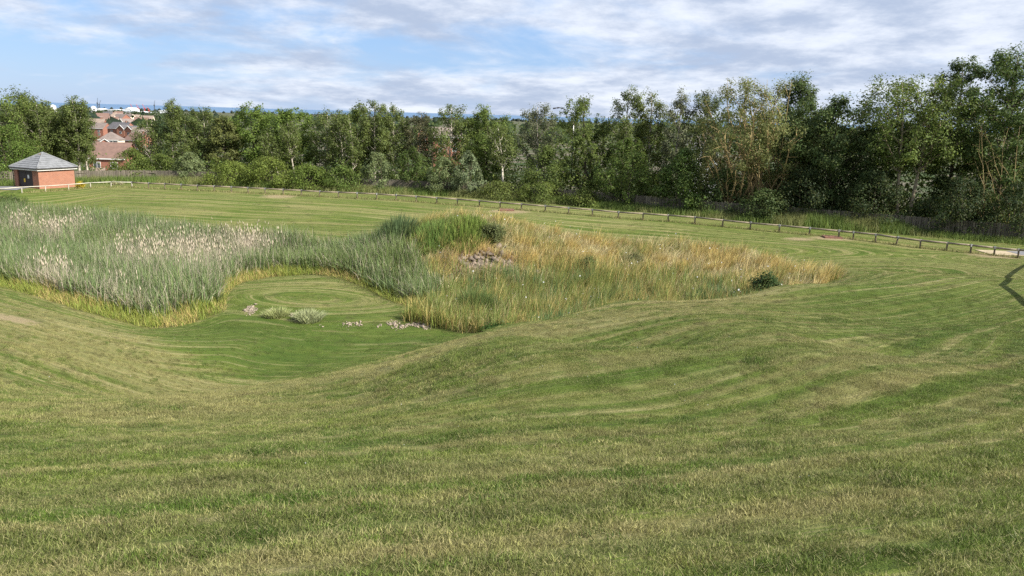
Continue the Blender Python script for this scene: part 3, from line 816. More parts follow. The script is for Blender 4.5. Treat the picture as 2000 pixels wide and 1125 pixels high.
# far woods and town smudge along the coast: reads as one mass
def far_mass(name, label, n, x0, x1, y0, y1, h0, h1, cols, seed):
    r_ = np.random.default_rng(seed)
    x = r_.uniform(x0, x1, n); y = r_.uniform(y0, y1, n); z = gz(x, y)
    s_ = r_.uniform(h0, h1, n)
    V_ = []; F_ = []; C_ = []
    for i in range(n):
        m = 6
        ang_ = r_.uniform(0, 6.28)
        for ring, (rr, hh) in enumerate(((0.6, 0.0), (0.75, 0.4), (0.45, 0.8), (0.05, 1.0))):
            for k in range(m):
                a = ang_ + 6.283 * k / m; j = r_.uniform(0.75, 1.2)
                V_.append((x[i] + s_[i] * rr * j * math.cos(a), y[i] + s_[i] * rr * j * math.sin(a), z[i] + s_[i] * hh * j))
        b = i * 24
        for ring in range(3):
            for k in range(m):
                F_ += [b + ring * m + k, b + ring * m + (k + 1) % m, b + (ring + 1) * m + (k + 1) % m, b + (ring + 1) * m + k]
        C_.append(np.tile(np.array(cols[r_.integers(len(cols))]) * r_.uniform(0.7, 1.2), (24, 1)))
    me = np_mesh(name, np.array(V_), F_, np.full(len(F_) // 4, 4), False, np.concatenate(C_))
    link(name, me, LEAF, label=label, cat='woodland', kind='stuff')
far_mass('distant_trees', 'distant trees scattered between the town roofs and the docks', 420, -620, 900, 420, 2200, 6, 12, [(0.035, 0.06, 0.022), (0.05, 0.075, 0.025), (0.03, 0.05, 0.03)], 3)
far_mass('coastal_woods', 'dark far woods along the coast below the sea horizon', 700, -3600, 3600, 3200, 4600, 6, 13, [(0.035, 0.05, 0.035), (0.06, 0.06, 0.05), (0.04, 0.055, 0.04)], 4)
far_mass('garden_trees', 'garden trees between the nearest houses of the town', 60, -150, 90, 165, 400, 2.5, 4.5, [(0.045, 0.075, 0.02), (0.06, 0.09, 0.025)], 5)
def town_wedge(n, seed):
    r_ = np.random.default_rng(seed)
    V_, F_, C_ = [], [], []
    for i in range(n):
        y = r_.uniform(430, 2250); x = y * r_.uniform(-0.58, -0.38); z = gz(x, y); s_ = r_.uniform(5, 9)
        for c_ in range(9):
            o_ = r_.normal(size=3) * np.array([0.38, 0.38, 0.28]) * s_ + np.array([x, y, z + s_ * 0.55])
            b = len(V_)
            for q_ in range(8):
                d_ = rot_(r_) * s_ * 0.3
                V_.append(o_ + d_)
            F_ += [b, b + 1, b + 2, b + 3, b + 4, b + 5, b + 6, b + 7]
            C_ += [np.array((0.06, 0.09, 0.034)) * r_.uniform(0.6, 1.4)] * 8
    return np_mesh('town_trees', np.array(V_), F_, np.full(len(F_) // 4, 4), False, np.array(C_))
def rot_(r_):
    v = r_.normal(size=3); return v / np.linalg.norm(v)
link('town_trees', town_wedge(330, 8), LEAF, label='trees among the far streets seen in the gap between birches', cat='woodland', kind='stuff')
for k_, (px_, Y_, ry_, wm, rm, lb) in enumerate([(200, 760, 221, BRICK_RED, ROOF_BROWN, 'far brown roof left of the tan hipped roof'), (252, 820, 222.5, CREAM, ROOF_GREYBROWN, 'far cream house right of the dark gabled house'),
        (264, 900, 224, BRICK, ROOF_TAN, 'far tan roof below the low white shed'), (212, 1050, 217.5, BRICK_RED, SLATE, 'far slate roof under the left grey arched shed'), (276, 700, 229, BRICK_RED, ROOF_BROWN, 'far brown roof left of the tall thin birch'),
        (288, 780, 226, CREAM, ROOF_TAN, 'far cream house beside the tall thin birch'), (232, 1200, 217.5, BRICK, ROOF_BROWN, 'far brown roof under the right grey arched shed'), (247, 1400, 218, CREAM, SLATE, 'farthest pale house below the tall white block')]):
    house(lb, px_, Y_, 11, 9, 5, 3.4, random.uniform(-0.6, 0.6), wm, rm, ridge_y=ry_, chimney=False, wins=((-0.25, 0.6), (0.25, 0.6)))
#VEG
# ------------------------------------------------------------------ leaves, blades, trees
def leaf_mesh(name, P, size, col, outward=None, aspect=0.62, up=0.55, seed=0):
    r_ = np.random.default_rng(seed)
    n = len(P)
    N = r_.normal(size=(n, 3)) * 0.62; N[:, 2] += up * 1.2
    if outward is not None:
        N += outward * 1.15
    N /= np.linalg.norm(N, axis=1)[:, None]
    T = np.cross(N, r_.normal(size=(n, 3))); T /= np.linalg.norm(T, axis=1)[:, None] + 1e-9
    B = np.cross(N, T)
    s = (np.asarray(size) * r_.lognormal(0, 0.25, n))[:, None]
    V_ = np.stack([P - T * s * 0.5, P + B * s * aspect * 0.5 + N * s * 0.08, P + T * s * 0.5, P - B * s * aspect * 0.5 + N * s * 0.08], 1).reshape(-1, 3)
    return np_mesh(name, V_, np.arange(4 * n), np.full(n, 4), False, np.repeat(col, 4, axis=0))

def vary(base, n, r_, cl=None, amt=0.17):
    c = np.tile(np.array(base, float), (n, 1))
    k = r_.normal(1, amt, n).clip(0.5, 1.7)
    if cl is not None:
        k = k * cl
    y = r_.uniform(0, 1, n)[:, None] ** 3
    c = c * (1 - 0.35 * y) + np.array([0.19, 0.18, 0.045]) * 0.35 * y
    return (c * k[:, None]).clip(0.008, 0.8)

_fs = np.linspace(0, ftot, 600)
_fxy = np.array([fpos(s_) for s_ in _fs])
def _proj(x, y, z):
    v = np.c_[x, y, np.asarray(z) - EYE]
    d = v @ fw
    return 1000 + F_PX * (v @ rt) / d, 562.5 - F_PX * (v @ upv) / d
_fpx, _ = _proj(_fxy[:, 0], _fxy[:, 1], np.full(len(_fxy), 0.0))
def spot(px, topy, dY):
    """ground point dY metres behind the board fence in line with px, and the height that reaches topy there"""
    Y = float(np.interp(px, _fpx, _fxy[:, 1])) + dY
    if px < _fpx[0]: Y = _fxy[0, 1] + dY
    if px > _fpx[-1]: Y = _fxy[-1, 1] + dY - (px - _fpx[-1]) * 0.01
    x = at_depth(px, topy + 90, Y)[0]
    z = gz(x, Y)
    return x, Y, z, at_depth(px, topy, Y)[2] - z

ENV = {'oval': (0.33, 0.36), 'birch': (0.30, 0.36), 'column': (0.42, 0.18), 'dome': (0.5, 0.1), 'top': (0.4, 0.75), 'fan': (0.35, 0.9)}
def envelope(u, kind):
    a, b_ = ENV[kind]
    g = (1 - u).clip(0, 1) ** a * (u + 0.04) ** b_
    um = b_ / (a + b_)
    return g / ((1 - um) ** a * (um + 0.04) ** b_)

def rot_unit(r_):
    v = r_.normal(size=3); return v / np.linalg.norm(v)

def tree(name, label, px, topy, halfw, dY, col, bark, seed, env='oval', base=0.22, n=8000, size=0.2, lean=0.0, nl=20, rise=0.55, rc=0.30, droop=1.0, trunks=1, thick=1.0, cat='tree', bare=0.0, fork=None, spiky=False, twig=0.5):
    n = int(n * 1.6); size = size * 0.76
    r_ = np.random.default_rng(seed)
    x, y, z, h = spot(px, topy, dY)
    cr = halfw / F_PX * math.hypot(x, y) * 0.95
    root = empty(name, (x, y, z), label=label, cat=cat, group='trees of the belt behind the board fence' if cat == 'tree' else 'shrubs along the board fence')
    wood = MB(); cl = []
    r0 = (0.011 * h + 0.035) * thick
    stems = []
    for s_ in range(trunks):
        off = np.array([(s_ - (trunks - 1) / 2) * (0.25 if cat != 'tree' else 0.8), r_.normal(0, 0.1), 0])
        top = np.array([lean * h + r_.normal(0, 0.03 * h) + off[0] * 1.6, r_.normal(0, 0.03 * h), 0.93 * h])
        pts = []
        for k in range(8):
            f_ = k / 7
            wv = np.array([math.sin(f_ * 5 + seed), math.cos(f_ * 4 + seed * 2), 0]) * 0.018 * h * f_
            pts.append(off * (1 - f_ * 0) * (1 if k else 1) + (top - off) * f_ + wv + np.array([0, 0, -0.25 if k == 0 else 0]))
        stems.append(np.array(pts))
        wood.tube(pts, [r0 / math.sqrt(trunks) * (1 - 0.86 * k / 7) for k in range(8)], 7)
    for i in range(nl):
        st = stems[i % trunks]
        u = (i + r_.uniform(0.1, 0.9)) / nl
        t_end = base + (1 - base) * u
        R = cr * float(envelope(np.array(u), env)) * r_.uniform(0.75, 1.1)
        t0 = max(base * 0.75, t_end - rise * R / h - 0.03)
        az = i * 2.39996 + r_.normal(0, 0.35)
        f_ = t0 * 7; k = min(int(f_), 6); p0 = st[k] + (st[k + 1] - st[k]) * (f_ - k)
        f_ = min(t_end, 0.98) * 7; k = min(int(f_), 6); pe = st[k] + (st[k + 1] - st[k]) * (f_ - k)
        hd = np.array([math.cos(az), math.sin(az), 0])
        p3 = pe + hd * R + np.array([0, 0, r_.normal(0, 0.03 * h)])
        p3[2] = min(p3[2], h * r_.uniform(0.86, 0.98))
        p1 = p0 + (p3 - p0) * 0.33 + np.array([0, 0, -0.06 * R]) + r_.normal(0, 0.05 * R, 3)
        p2 = p0 + (p3 - p0) * 0.68 + np.array([0, 0, 0.05 * R]) + r_.normal(0, 0.06 * R, 3)
        lr = max(r0 * 0.42 * (1 - 0.6 * u), 0.014) * twig * 2
        wood.tube([p0, p1, p2, p3], [lr, lr * 0.75, lr * 0.5, lr * 0.2], 5, False)
        nsub = 3 + int(R > 1.0) * 2 + int(R > 2) * 2
        for j in range(nsub):
            g = 0.35 + 0.65 * (j + r_.uniform(0, 1)) / nsub
            b_ = p1 + (p2 - p1) * (g - 0.33) / 0.35 if g < 0.68 else p2 + (p3 - p2) * (g - 0.68) / 0.32
            d_ = (p3 - p0) / (np.linalg.norm(p3 - p0) + 1e-6) * 0.6 + rot_unit(r_) * 0.9 + np.array([0, 0, 0.25 if not spiky else 0.9])
            d_ /= np.linalg.norm(d_)
            L = R * r_.uniform(0.25, 0.5) * (1.4 if spiky else 1.0)
            e_ = b_ + d_ * L
            if e_[2] > h * 0.97: e_[2] = h * 0.97 - (e_[2] - h * 0.97) * 0.7
            m_ = (b_ + e_) / 2 + rot_unit(r_) * L * 0.1
            wood.tube([b_, m_, e_], [lr * 0.45, lr * 0.3, 0.006], 3, False)
            if r_.uniform() >= bare * (1 - 0.75 * u):
                cl.append((e_, 1.0, d_)); cl.append((m_, 0.75, d_))
        if r_.uniform() >= bare * (1 - 0.75 * u):
            cl.append((p3, 1.0, hd))
    for st in stems:
        if not bare:
            for f_ in (0.0, 0.05, 0.1):
                for q_ in range(2):
                    cl.append((st[-1] * (1 - f_) + np.array([r_.normal(0, 0.16 * cr), r_.normal(0, 0.16 * cr), 0.03 * h - 0.03 * h * q_]), 1.0, np.array([0, 0, 1.0])))
    cl = cl or [(stems[0][-1], 1.0, np.array([0, 0, 1.0]))]
    if cat == 'tree' and env == 'birch':
        cl = [c_ for c_ in cl if math.hypot(c_[0][0] - lean * c_[0][2], c_[0][1]) > 0.36 * cr or c_[0][2] > 0.82 * h or r_.uniform() < 0.3]
    C = np.array([c_[0] for c_ in cl]); Wt = np.array([c_[1] for c_ in cl]); D = np.array([c_[2] for c_ in cl])
    pick = r_.choice(len(C), n, p=Wt / Wt.sum())
    rad_ = rc * (0.55 + 0.12 * cr) * r_.uniform(0.7, 1.3, len(C))[pick]
    off = r_.normal(size=(n, 3)) * rad_[:, None] * np.array([1, 1, 0.75 * droop])
    if droop > 1.15:
        off[:, 2] -= np.abs(r_.normal(0, 0.35 * droop, n)) * rad_
    if spiky:
        off = D[pick] * r_.uniform(-0.6, 1.3, n)[:, None] * rad_[:, None] * 1.8 + off * 0.38
    off = off.clip(-1.6 * rad_[:, None], 1.6 * rad_[:, None])
    P = C[pick] + off
    lump = h * (0.86 + 0.2 * vnoise(P[:, 0] * 1.3 + seed, P[:, 1] * 1.3, seed))
    if cat != 'tree':
        lump = lump * (1 - 0.42 * ((P[:, 0] ** 2 + P[:, 1] ** 2) / (cr * cr)).clip(0, 1.5))
    else:
        lump = np.maximum(lump, h * 0.97)
    kk = (P[:, 2] < lump) & (P[:, 2] > 0.1)
    P, pick, off = P[kk], pick[kk], off[kk]; n = len(P)
    ctr = np.array([0, 0, h * 0.55]); out = P - ctr; out /= np.linalg.norm(out, axis=1)[:, None] + 1e-6
    out = out * 0.5 + off / (np.linalg.norm(off, axis=1)[:, None] + 1e-6) * 0.7
    clv = r_.uniform(0.72, 1.28, len(C))[pick]
    wood.build('trunk' if cat == 'tree' else 'stems', bark, root, True)
    link('crown' if cat == 'tree' else 'foliage', leaf_mesh(name + '_leaves', P, size, vary(col, n, r_, clv), out, seed=seed), LEAF, root)
    return root

G_BIRCH, G_OLIVE, G_BRIGHT = (0.112, 0.150, 0.042), (0.118, 0.148, 0.040), (0.115, 0.178, 0.032)
G_MID, G_DARK, G_DEEP = (0.100, 0.142, 0.033), (0.066, 0.106, 0.034), (0.052, 0.088, 0.030)
G_PALE, G_SILVER, G_GREY = (0.17, 0.215, 0.095), (0.19, 0.24, 0.13), (0.14, 0.158, 0.09)
def birch(label, px, top, hw, dY, seed, **kw):
    a = dict(col=G_BIRCH, bark=BARK_BIRCH, env='birch', base=0.38, n=6500, size=0.17, nl=28, rise=0.9, rc=0.28, droop=1.35)
    a.update(kw); return tree('birch_tree', label, px, top, hw, dY, seed=seed, **a)
def broad(label, px, top, hw, dY, seed, **kw):
    a = dict(col=G_MID, bark=BARK, env='oval', base=0.14, n=10000, size=0.21, nl=26, rise=0.6, rc=0.29)
    nm = kw.pop('name', 'broadleaf_tree'); a.update(kw); return tree(nm, label, px, top, hw, dY, seed=seed, **a)

broad('large rounded green tree at the left edge of the picture', 6, 163, 72, 6, 101, col=G_MID, n=13000)
broad('olive tree between the left edge tree and the hut birch', 60, 182, 40, 9, 102, col=G_OLIVE)
birch('birch whose white trunk rises above the peak of the hut roof', 82, 192, 36, 5, 103, n=7500)
broad('low olive tree behind the birch above the hut', 106, 212, 26, 8, 104, col=G_OLIVE, n=6000)
birch('slim birch just left of the tall birch pair', 125, 203, 20, 4, 105, n=4500, base=0.4)
birch('left and tallest of the white trunked birch pair right of the hut', 148, 180, 25, 3.2, 106, n=7000, base=0.3)
birch('right birch of the white trunked pair, beside the gap with houses', 166, 183, 22, 4.0, 107, n=6000, base=0.28)
birch('slender birch with leaning pale trunk right of the house gap', 296, 228, 24, 4.5, 108, n=3800, base=0.45, lean=-0.06)
birch('tallest thin birch with a small tuft of crown high up', 334, 187, 17, 5, 109, n=3600, base=0.55)
birch('birch with short white trunk low down right of the thin tall birch', 362, 214, 34, 6, 110, base=0.34)
birch('bushy topped birch left of the brownish olive tree', 402, 203, 30, 6.5, 111)
broad('brownish olive tree touching the left bright green tree', 436, 220, 28, 6, 112, col=(0.120, 0.138, 0.042), n=6500)
broad('left of the two bright green broad trees', 492, 196, 48, 8, 113, col=G_BRIGHT)
broad('right of the two bright green broad trees', 572, 205, 44, 8, 114, col=G_BRIGHT)
birch('small birch leaning left before the two bright green trees', 548, 252, 20, 3.2, 115, n=2600, base=0.5, lean=-0.16)
birch('bare stemmed birch leaning left below the right bright green tree', 578, 232, 20, 3.8, 116, n=2800, base=0.5, lean=-0.13)
birch('birch with broad olive crown right of the bright green trees', 636, 206, 38, 7, 117)
birch('birch with crossing pale stems left of the pale shrub', 684, 214, 32, 4.5, 118, lean=-0.10, trunks=2, n=6000, base=0.36)
broad('green broad crown behind the crossing birch stems', 700, 196, 34, 9, 119, col=G_MID, n=8000)
birch('highest birch in the middle of the belt with forked pale trunk', 730, 189, 32, 6, 120, n=7500)
birch('birch right of the highest middle birch', 772, 197, 30, 7, 121, n=7000)
birch('thin brownish birch with sparse twiggy top', 822, 212, 26, 7, 122, col=(0.105, 0.102, 0.053), n=4200)
birch('birch with lacy round top left of the domed green tree', 880, 198, 36, 6, 123, n=8000, base=0.22)
broad('domed bright green tree behind the white forked birch', 952, 200, 48, 8, 124, col=(0.108, 0.158, 0.033))
birch('small birch with a white forked trunk standing clear in front', 985, 238, 26, 2.2, 125, n=3400, base=0.5, bark=plain('white_birch_bark', (0.62, 0.57, 0.47), (0.45, 0.40, 0.33), 4.0, 0.8), thick=1.15)
birch('greyish weeping birch left of the lamp', 1050, 194, 36, 6, 126, col=G_GREY, n=7000, droop=1.7)
tree('cherry_tree', 'spiky topped cherry tree with upright leafy shoots right of the lamp', 1150, 186, 54, 5, G_MID, BARK, 127, env='oval', base=0.12, n=11000, size=0.19, nl=26, rise=0.9, rc=0.4, spiky=True)
birch('tall airy birch rising above the cherry tree', 1232, 157, 38, 6, 128, n=9000, base=0.2)
birch('second airy birch close right of the tall one', 1276, 166, 30, 7, 129, n=6500, col=G_OLIVE, base=0.2)
birch('grey twiggy birch with thin top between denser crowns', 1318, 161, 26, 6, 130, col=G_GREY, n=5200, base=0.25)
birch('dark green birch just left of the half bare willow', 1372, 166, 36, 7, 131, col=(0.083, 0.112, 0.042), n=9000, base=0.15)
tree('willow_tree', 'half bare willow with many ochre upright branches', 1478, 134, 78, 2.6, (0.150, 0.172, 0.058), BARK_OCHRE, 132, env='fan', base=0.10, n=12000, size=0.17, nl=70, rise=1.9, rc=0.30, trunks=5, thick=0.95, bare=1.12, twig=0.95)
broad('dark columnar poplar behind the half bare willow', 1560, 130, 44, 9, 133, name='poplar_tree', col=G_DARK, env='column', n=15000, base=0.1, nl=44, rc=0.42)
broad('wide dark sycamore right of the half bare willow', 1634, 180, 82, 4, 134, name='sycamore_tree', col=G_DARK, n=18000, size=0.24, base=0.06, nl=34)
broad('small sprig topped ash in the dip of the skyline', 1712, 226, 26, 9, 135, name='ash_tree', col=G_DARK, n=3800)
tree('ash_tree', 'ash with two bare grey trunks and a broad leafy top', 1792, 137, 78, 3.2, (0.105, 0.152, 0.034), plain('grey_bark', (0.36, 0.30, 0.20), (0.22, 0.18, 0.12), 4.0, 0.9), 136, env='top', base=0.46, n=14000, size=0.2, nl=34, rise=0.8, rc=0.36, trunks=2, thick=1.35)
broad('tall dark ash behind the twin trunked ash', 1880, 96, 46, 9, 137, name='ash_tree', col=G_DARK, n=12000, base=0.08)
broad('tallest tree with a huge crown at the right edge', 1980, 78, 74, 5.5, 138, col=(0.068, 0.114, 0.030), n=19000, size=0.22, nl=36, base=0.2)
tree('dead_tree', 'leafless tree with bare ochre branches under the tallest right edge crown', 1975, 228, 46, 2.8, G_OLIVE, BARK_OCHRE, 139, env='fan', base=0.12, n=260, size=0.16, nl=30, rise=1.6, rc=0.3, trunks=4, thick=0.7, bare=1.3)

def shrub(label, px, top, hw, dY, seed, **kw):
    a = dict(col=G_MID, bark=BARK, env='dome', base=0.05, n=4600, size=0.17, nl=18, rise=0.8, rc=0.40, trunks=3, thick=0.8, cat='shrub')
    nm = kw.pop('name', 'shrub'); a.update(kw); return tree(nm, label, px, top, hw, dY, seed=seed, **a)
BR = (0.135, 0.182, 0.034)
shrub('fresh green low tree filling the left edge beside the hut', 18, 232, 56, 2.5, 201, col=(0.105, 0.168, 0.033), n=9000)
shrub('rounded green shrub before the nearest brick house', 262, 288, 38, 2, 202, col=(0.112, 0.158, 0.033), n=6500)
shrub('green shrub between house gap shrub and the pale willow bush', 318, 296, 34, 2.2, 203, n=5000)
shrub('pale willow bush left of the bright bramble thicket', 372, 292, 30, 0.8, 204, col=G_PALE, spiky=True, name='willow_bush')
shrub('bright bramble mound at the left end of the thicket', 455, 313, 48, -0.9, 205, col=BR, name='bramble')
shrub('highest bright bramble mound in the thicket', 528, 301, 48, -0.9, 206, col=BR, name='bramble', n=5600)
shrub('bramble mound right of the highest bright one', 604, 318, 44, -0.9, 207, col=(0.112, 0.165, 0.030), name='bramble')
shrub('darker bramble mound at the right end of the bright thicket', 668, 324, 42, -0.7, 208, col=(0.093, 0.143, 0.030), name='bramble')
shrub('pale leaved shrub under the highest middle birch', 740, 290, 34, 0.6, 209, col=G_PALE, name='willow_bush', spiky=True)
shrub('dark cherry shrub left of the silvery willow bushes', 806, 285, 44, 1.2, 210, col=(0.078, 0.123, 0.030), n=6500, spiky=True, name='cherry_shrub')
shrub('left of the two silvery willow bushes by the fence', 866, 304, 34, -0.4, 211, col=G_PALE, spiky=True, name='willow_bush')
shrub('right and paler of the two silvery willow bushes', 912, 296, 30, -0.5, 212, col=G_SILVER, spiky=True, name='willow_bush')
shrub('olive bramble mound right of the silvery willow bushes', 972, 350, 46, -1.0, 213, col=(0.105, 0.138, 0.033), name='bramble')
shrub('low bramble mound below the lamp', 1056, 352, 48, -1.0, 214, col=(0.099, 0.138, 0.030), name='bramble')
shrub('low bramble mound ending where the boards show', 1138, 366, 42, -0.9, 215, col=(0.112, 0.150, 0.033), name='bramble', n=3600)
shrub('hazel shrub with pale new leaves below the weeping birch', 1062, 282, 48, 1.8, 216, col=(0.112, 0.158, 0.039), n=6000, name='hazel_shrub')
shrub('wide layered cherry shrub overhanging the bare board fence', 1222, 262, 66, 1.2, 217, col=(0.087, 0.138, 0.030), n=10500, nl=26, spiky=True, name='cherry_shrub')
shrub('sycamore sapling with glossy leaves hanging over the boards', 1330, 284, 46, 0.8, 218, col=(0.083, 0.138, 0.033), n=7000, size=0.2)
shrub('dark shrub between the sapling and the half bare willow', 1412, 318, 38, 1.0, 219, col=G_DARK, n=5200)
shrub('ivy clad bush at the foot of the half bare willow', 1486, 362, 44, -0.2, 220, col=(0.060, 0.096, 0.030), n=5200)
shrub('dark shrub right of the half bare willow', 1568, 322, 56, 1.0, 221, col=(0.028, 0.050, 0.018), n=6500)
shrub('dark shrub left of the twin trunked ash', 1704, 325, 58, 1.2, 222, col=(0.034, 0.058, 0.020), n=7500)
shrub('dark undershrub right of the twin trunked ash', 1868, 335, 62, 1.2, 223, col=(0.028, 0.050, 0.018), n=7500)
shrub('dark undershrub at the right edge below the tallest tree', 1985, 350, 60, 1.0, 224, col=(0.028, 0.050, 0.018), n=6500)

# wood and undergrowth behind, one dark mass between the trunks
prof_px = [-150, 0, 70, 120, 178, 186, 262, 272, 320, 450, 620, 800, 1000, 1200, 1400, 1600, 1700, 1760, 1900, 2100]
prof_y = [225, 232, 240, 258, 300, 352, 352, 305, 268, 240, 238, 246, 246, 232, 222, 222, 252, 232, 190, 180]
r_ = np.random.default_rng(55)
nc = 2600
cpx = r_.uniform(-120, 2090, nc); cdy = r_.uniform(8, 17, nc)
PP, CC = [], []
cpx = np.r_[cpx, r_.uniform(1250, 2090, 700), r_.uniform(300, 2090, 900)]; cdy = np.r_[cdy, r_.uniform(6, 12, 700), r_.uniform(2, 8, 900)]
nc += 700
for i in range(nc + 900):
    ty = float(np.interp(cpx[i], prof_px, prof_y))
    x, y, z, h = spot(cpx[i], ty, cdy[i])
    if i >= nc: h = min(h, 2.4)
    zc = z + 0.4 + (max(h, 1.0) - 0.6) * r_.uniform(0, 1) ** 0.9
    k = 27
    PP.append(np.array([x, y, zc]) + r_.normal(size=(k, 3)) * np.array([0.6, 0.6, 0.45]))
    CC.append(vary([G_MID, G_MID, G_DARK][i % 3], k, r_))
link('undergrowth', leaf_mesh('undergrowth', np.concatenate(PP), 0.24, np.concatenate(CC), seed=5), LEAF, label='dark wood and undergrowth between the trunks of the tree belt', cat='undergrowth', kind='stuff')

def blades(name, x, y, z, h, wd, lx, ly, col, mat=None, curve=0.6, **kw):
    """tapered two-segment blades; lx, ly = tip offset"""
    n = len(x)
    a = rng.uniform(0, np.pi, n); dx_, dy_ = np.cos(a) * wd / 2, np.sin(a) * wd / 2
    m0 = 0.55
    b0 = np.c_[x - dx_, y - dy_, z]; b1 = np.c_[x + dx_, y + dy_, z]
    mx, my, mz = x + lx * m0 * curve, y + ly * m0 * curve, z + h * (m0 + 0.03)
    c0 = np.c_[mx - dx_ * 0.8, my - dy_ * 0.8, mz]; c1 = np.c_[mx + dx_ * 0.8, my + dy_ * 0.8, mz]
    tp = np.c_[x + lx, y + ly, z + h]
    V_ = np.stack([b0, b1, c1, c0, tp], 1).reshape(-1, 3)
    o = (np.arange(n) * 5)[:, None]
    F_ = np.concatenate([o + [0, 1, 2, 3], o + [3, 2, 4]], 1).ravel()
    me = np_mesh(name, V_, F_, np.tile([4, 3], n), False, np.repeat(col, 5, axis=0))
    return link(name, me, mat or BLADE, **kw)

def scatter(poly, n, r_):
    P_ = np.array(poly); lo, hi = P_.min(0), P_.max(0)
    out = []
    tot = 0
    while tot < n:
        x = r_.uniform(lo[0], hi[0], n * 2); y = r_.uniform(lo[1], hi[1], n * 2)
        k = inside([tuple(p) for p in poly], x, y)
        out.append(np.c_[x[k], y[k]]); tot += k.sum()
    return np.concatenate(out)[:n].T

# reed bed
r_ = np.random.default_rng(61)
x, y = scatter(REED, 30000, r_)
k = ~inside([tuple(p) for p in PEN], x, y); x, y = x[k], y[k]
pale_spots = [(100, 425, 26, 1.2), (40, 415, 20, 1.0), (150, 415, 20, 1.0), (90, 505, 34, 1.3), (150, 530, 22, 1.0), (300, 470, 60, 0.8), (380, 465, 60, 1.1), (480, 448, 40, 1.5), (430, 470, 40, 1.0), (230, 545, 50, 0.7), (340, 560, 45, 0.6), (1000, 575, 40, 0.7)]
pale = np.zeros(len(x))
qx, qy = _proj(x, y, gz(x, y) + 1.6)
for sx, sy, sr, am in pale_spots:
    pale = np.maximum(pale, am * np.exp(-(((qx - sx) / (sr * 1.5)) ** 2 + ((qy - sy) / (sr * 0.55)) ** 2)))
pale = pale * (0.35 + 1.1 * fbm(x * 0.8, y * 0.8, 9)) * 0.62
hh = 0.9 * (0.95 + 0.65 * fbm(x * 0.3, y * 0.3, 4) + 0.4 * fbm(x * 1.4, y * 1.4, 14) + r_.normal(0, 0.17, len(x))) * (0.55 + 0.45 * sstep(0.0, 1.5, seg_dist([tuple(p) for p in EDGE], x, y)))
zs = gz(x, y)
bx, by, bz, bh, blx, bly, bc, bw = [], [], [], [], [], [], [], []
for k in range(3):
    isp = r_.uniform(size=len(x)) < 0.20 + pale * (1.1 if k == 0 else 0.9)
    f_ = 1.0 if k == 0 else r_.uniform(0.55, 0.98, len(x))
    ln = (0.16 if k == 0 else 0.42)
    bx.append(x + r_.normal(0, 0.04, len(x))); by.append(y + r_.normal(0, 0.04, len(x))); bz.append(zs - 0.03); bh.append(hh * f_)
    blx.append(r_.normal(-0.05, ln, len(x))); bly.append(r_.normal(0, ln, len(x)))
    g = vary((0.135, 0.192, 0.076), len(x), r_, cl=0.68 + 0.64 * fbm(x * 1.1, y * 1.1, 19), amt=0.25); yk = fbm(x * 0.25, y * 0.25, 12)[:, None]
    g = g * (1 - 0.35 * sstep(0.5, 0.7, yk)) + np.array([0.17, 0.22, 0.06]) * 0.35 * sstep(0.5, 0.7, yk)
    d = vary((0.46, 0.40, 0.31), len(x), r_, amt=0.18)
    bc.append(np.where(isp[:, None], d, g)); bw.append(np.where(isp, 0.02, 0.036) * r_.uniform(0.6, 1.5, len(x)))
J = np.concatenate
blades('reed_bed', J(bx), J(by), J(bz), J(bh), J(bw), J(blx), J(bly), J(bc), label='tall green reed bed with pale dead stems filling the basin floor', cat='reeds', kind='stuff')
# fluffy seed heads
k = r_.uniform(size=len(x)) < (pale - 0.12).clip(0) * 0.34
sx, sy, sz = x[k], y[k], zs[k] + hh[k] + 0.02
n = len(sx); V_ = []
for a in range(4):
    V_.append(np.c_[sx + 0.022 * math.cos(a * 1.57), sy + 0.022 * math.sin(a * 1.57), sz + 0.10])
V_ = np.stack([np.c_[sx, sy, sz - 0.04]] + V_ + [np.c_[sx + r_.normal(0, 0.03, n), sy, sz + 0.26]], 1).reshape(-1, 3)
o = (np.arange(n) * 6)[:, None]
F_ = J([o + q_ for q_ in ([0, 1, 2], [0, 2, 3], [0, 3, 4], [0, 4, 1], [5, 2, 1], [5, 3, 2], [5, 4, 3], [5, 1, 4])], 1).ravel()
link('seed_heads', np_mesh('seed_heads', V_, F_, np.full(n * 8, 3), False, np.repeat(vary((0.60, 0.52, 0.40), n, r_, amt=0.12), 6, axis=0)), BLADE, label='pale fluffy seed heads topping the dead reeds', cat='reeds', kind='stuff')

# yellow-green grass fringe between the lawn and the reeds
r_ = np.random.default_rng(62)
E_ = [tuple(p) for p in EDGE]
x = r_.uniform(-27, -1, 150000); y = r_.uniform(29, 46, 150000)
d = seg_dist(E_, x, y)
k = inside(BASIN, x, y) & ~inside([tuple(p) for p in PEN], x, y) & (d < 3.2) & (r_.uniform(size=len(x)) < 1.0 - d * (0.2 + 0.45 * fbm(x * 0.6, y * 0.6, 55)))
x, y, d = x[k][:34000], y[k][:34000], d[k][:34000]
h = (0.16 + 0.36 * np.minimum(d, 1.6) * (0.5 + fbm(x * 0.8, y * 0.8, 56)) + r_.normal(0, 0.09, len(x))).clip(0.08, 1.1)
fy_ = fbm(x * 0.5, y * 0.5, 21)
c = vary((0.25, 0.27, 0.06), len(x), r_)
c = np.where((fy_ > 0.47)[:, None], vary((0.42, 0.34, 0.125), len(x), r_), c)
c = np.where((r_.uniform(size=len(x)) < 0.35)[:, None], vary((0.18, 0.25, 0.04), len(x), r_), c)
blades('fringe_grass', x, y, gz(x, y) - 0.02, h, r_.uniform(0.012, 0.024, len(x)), r_.normal(-0.06, 0.16, len(x)), r_.normal(0, 0.16, len(x)), c, label='yellow green uncut grass fringing the reed bed', cat='grass', kind='stuff')

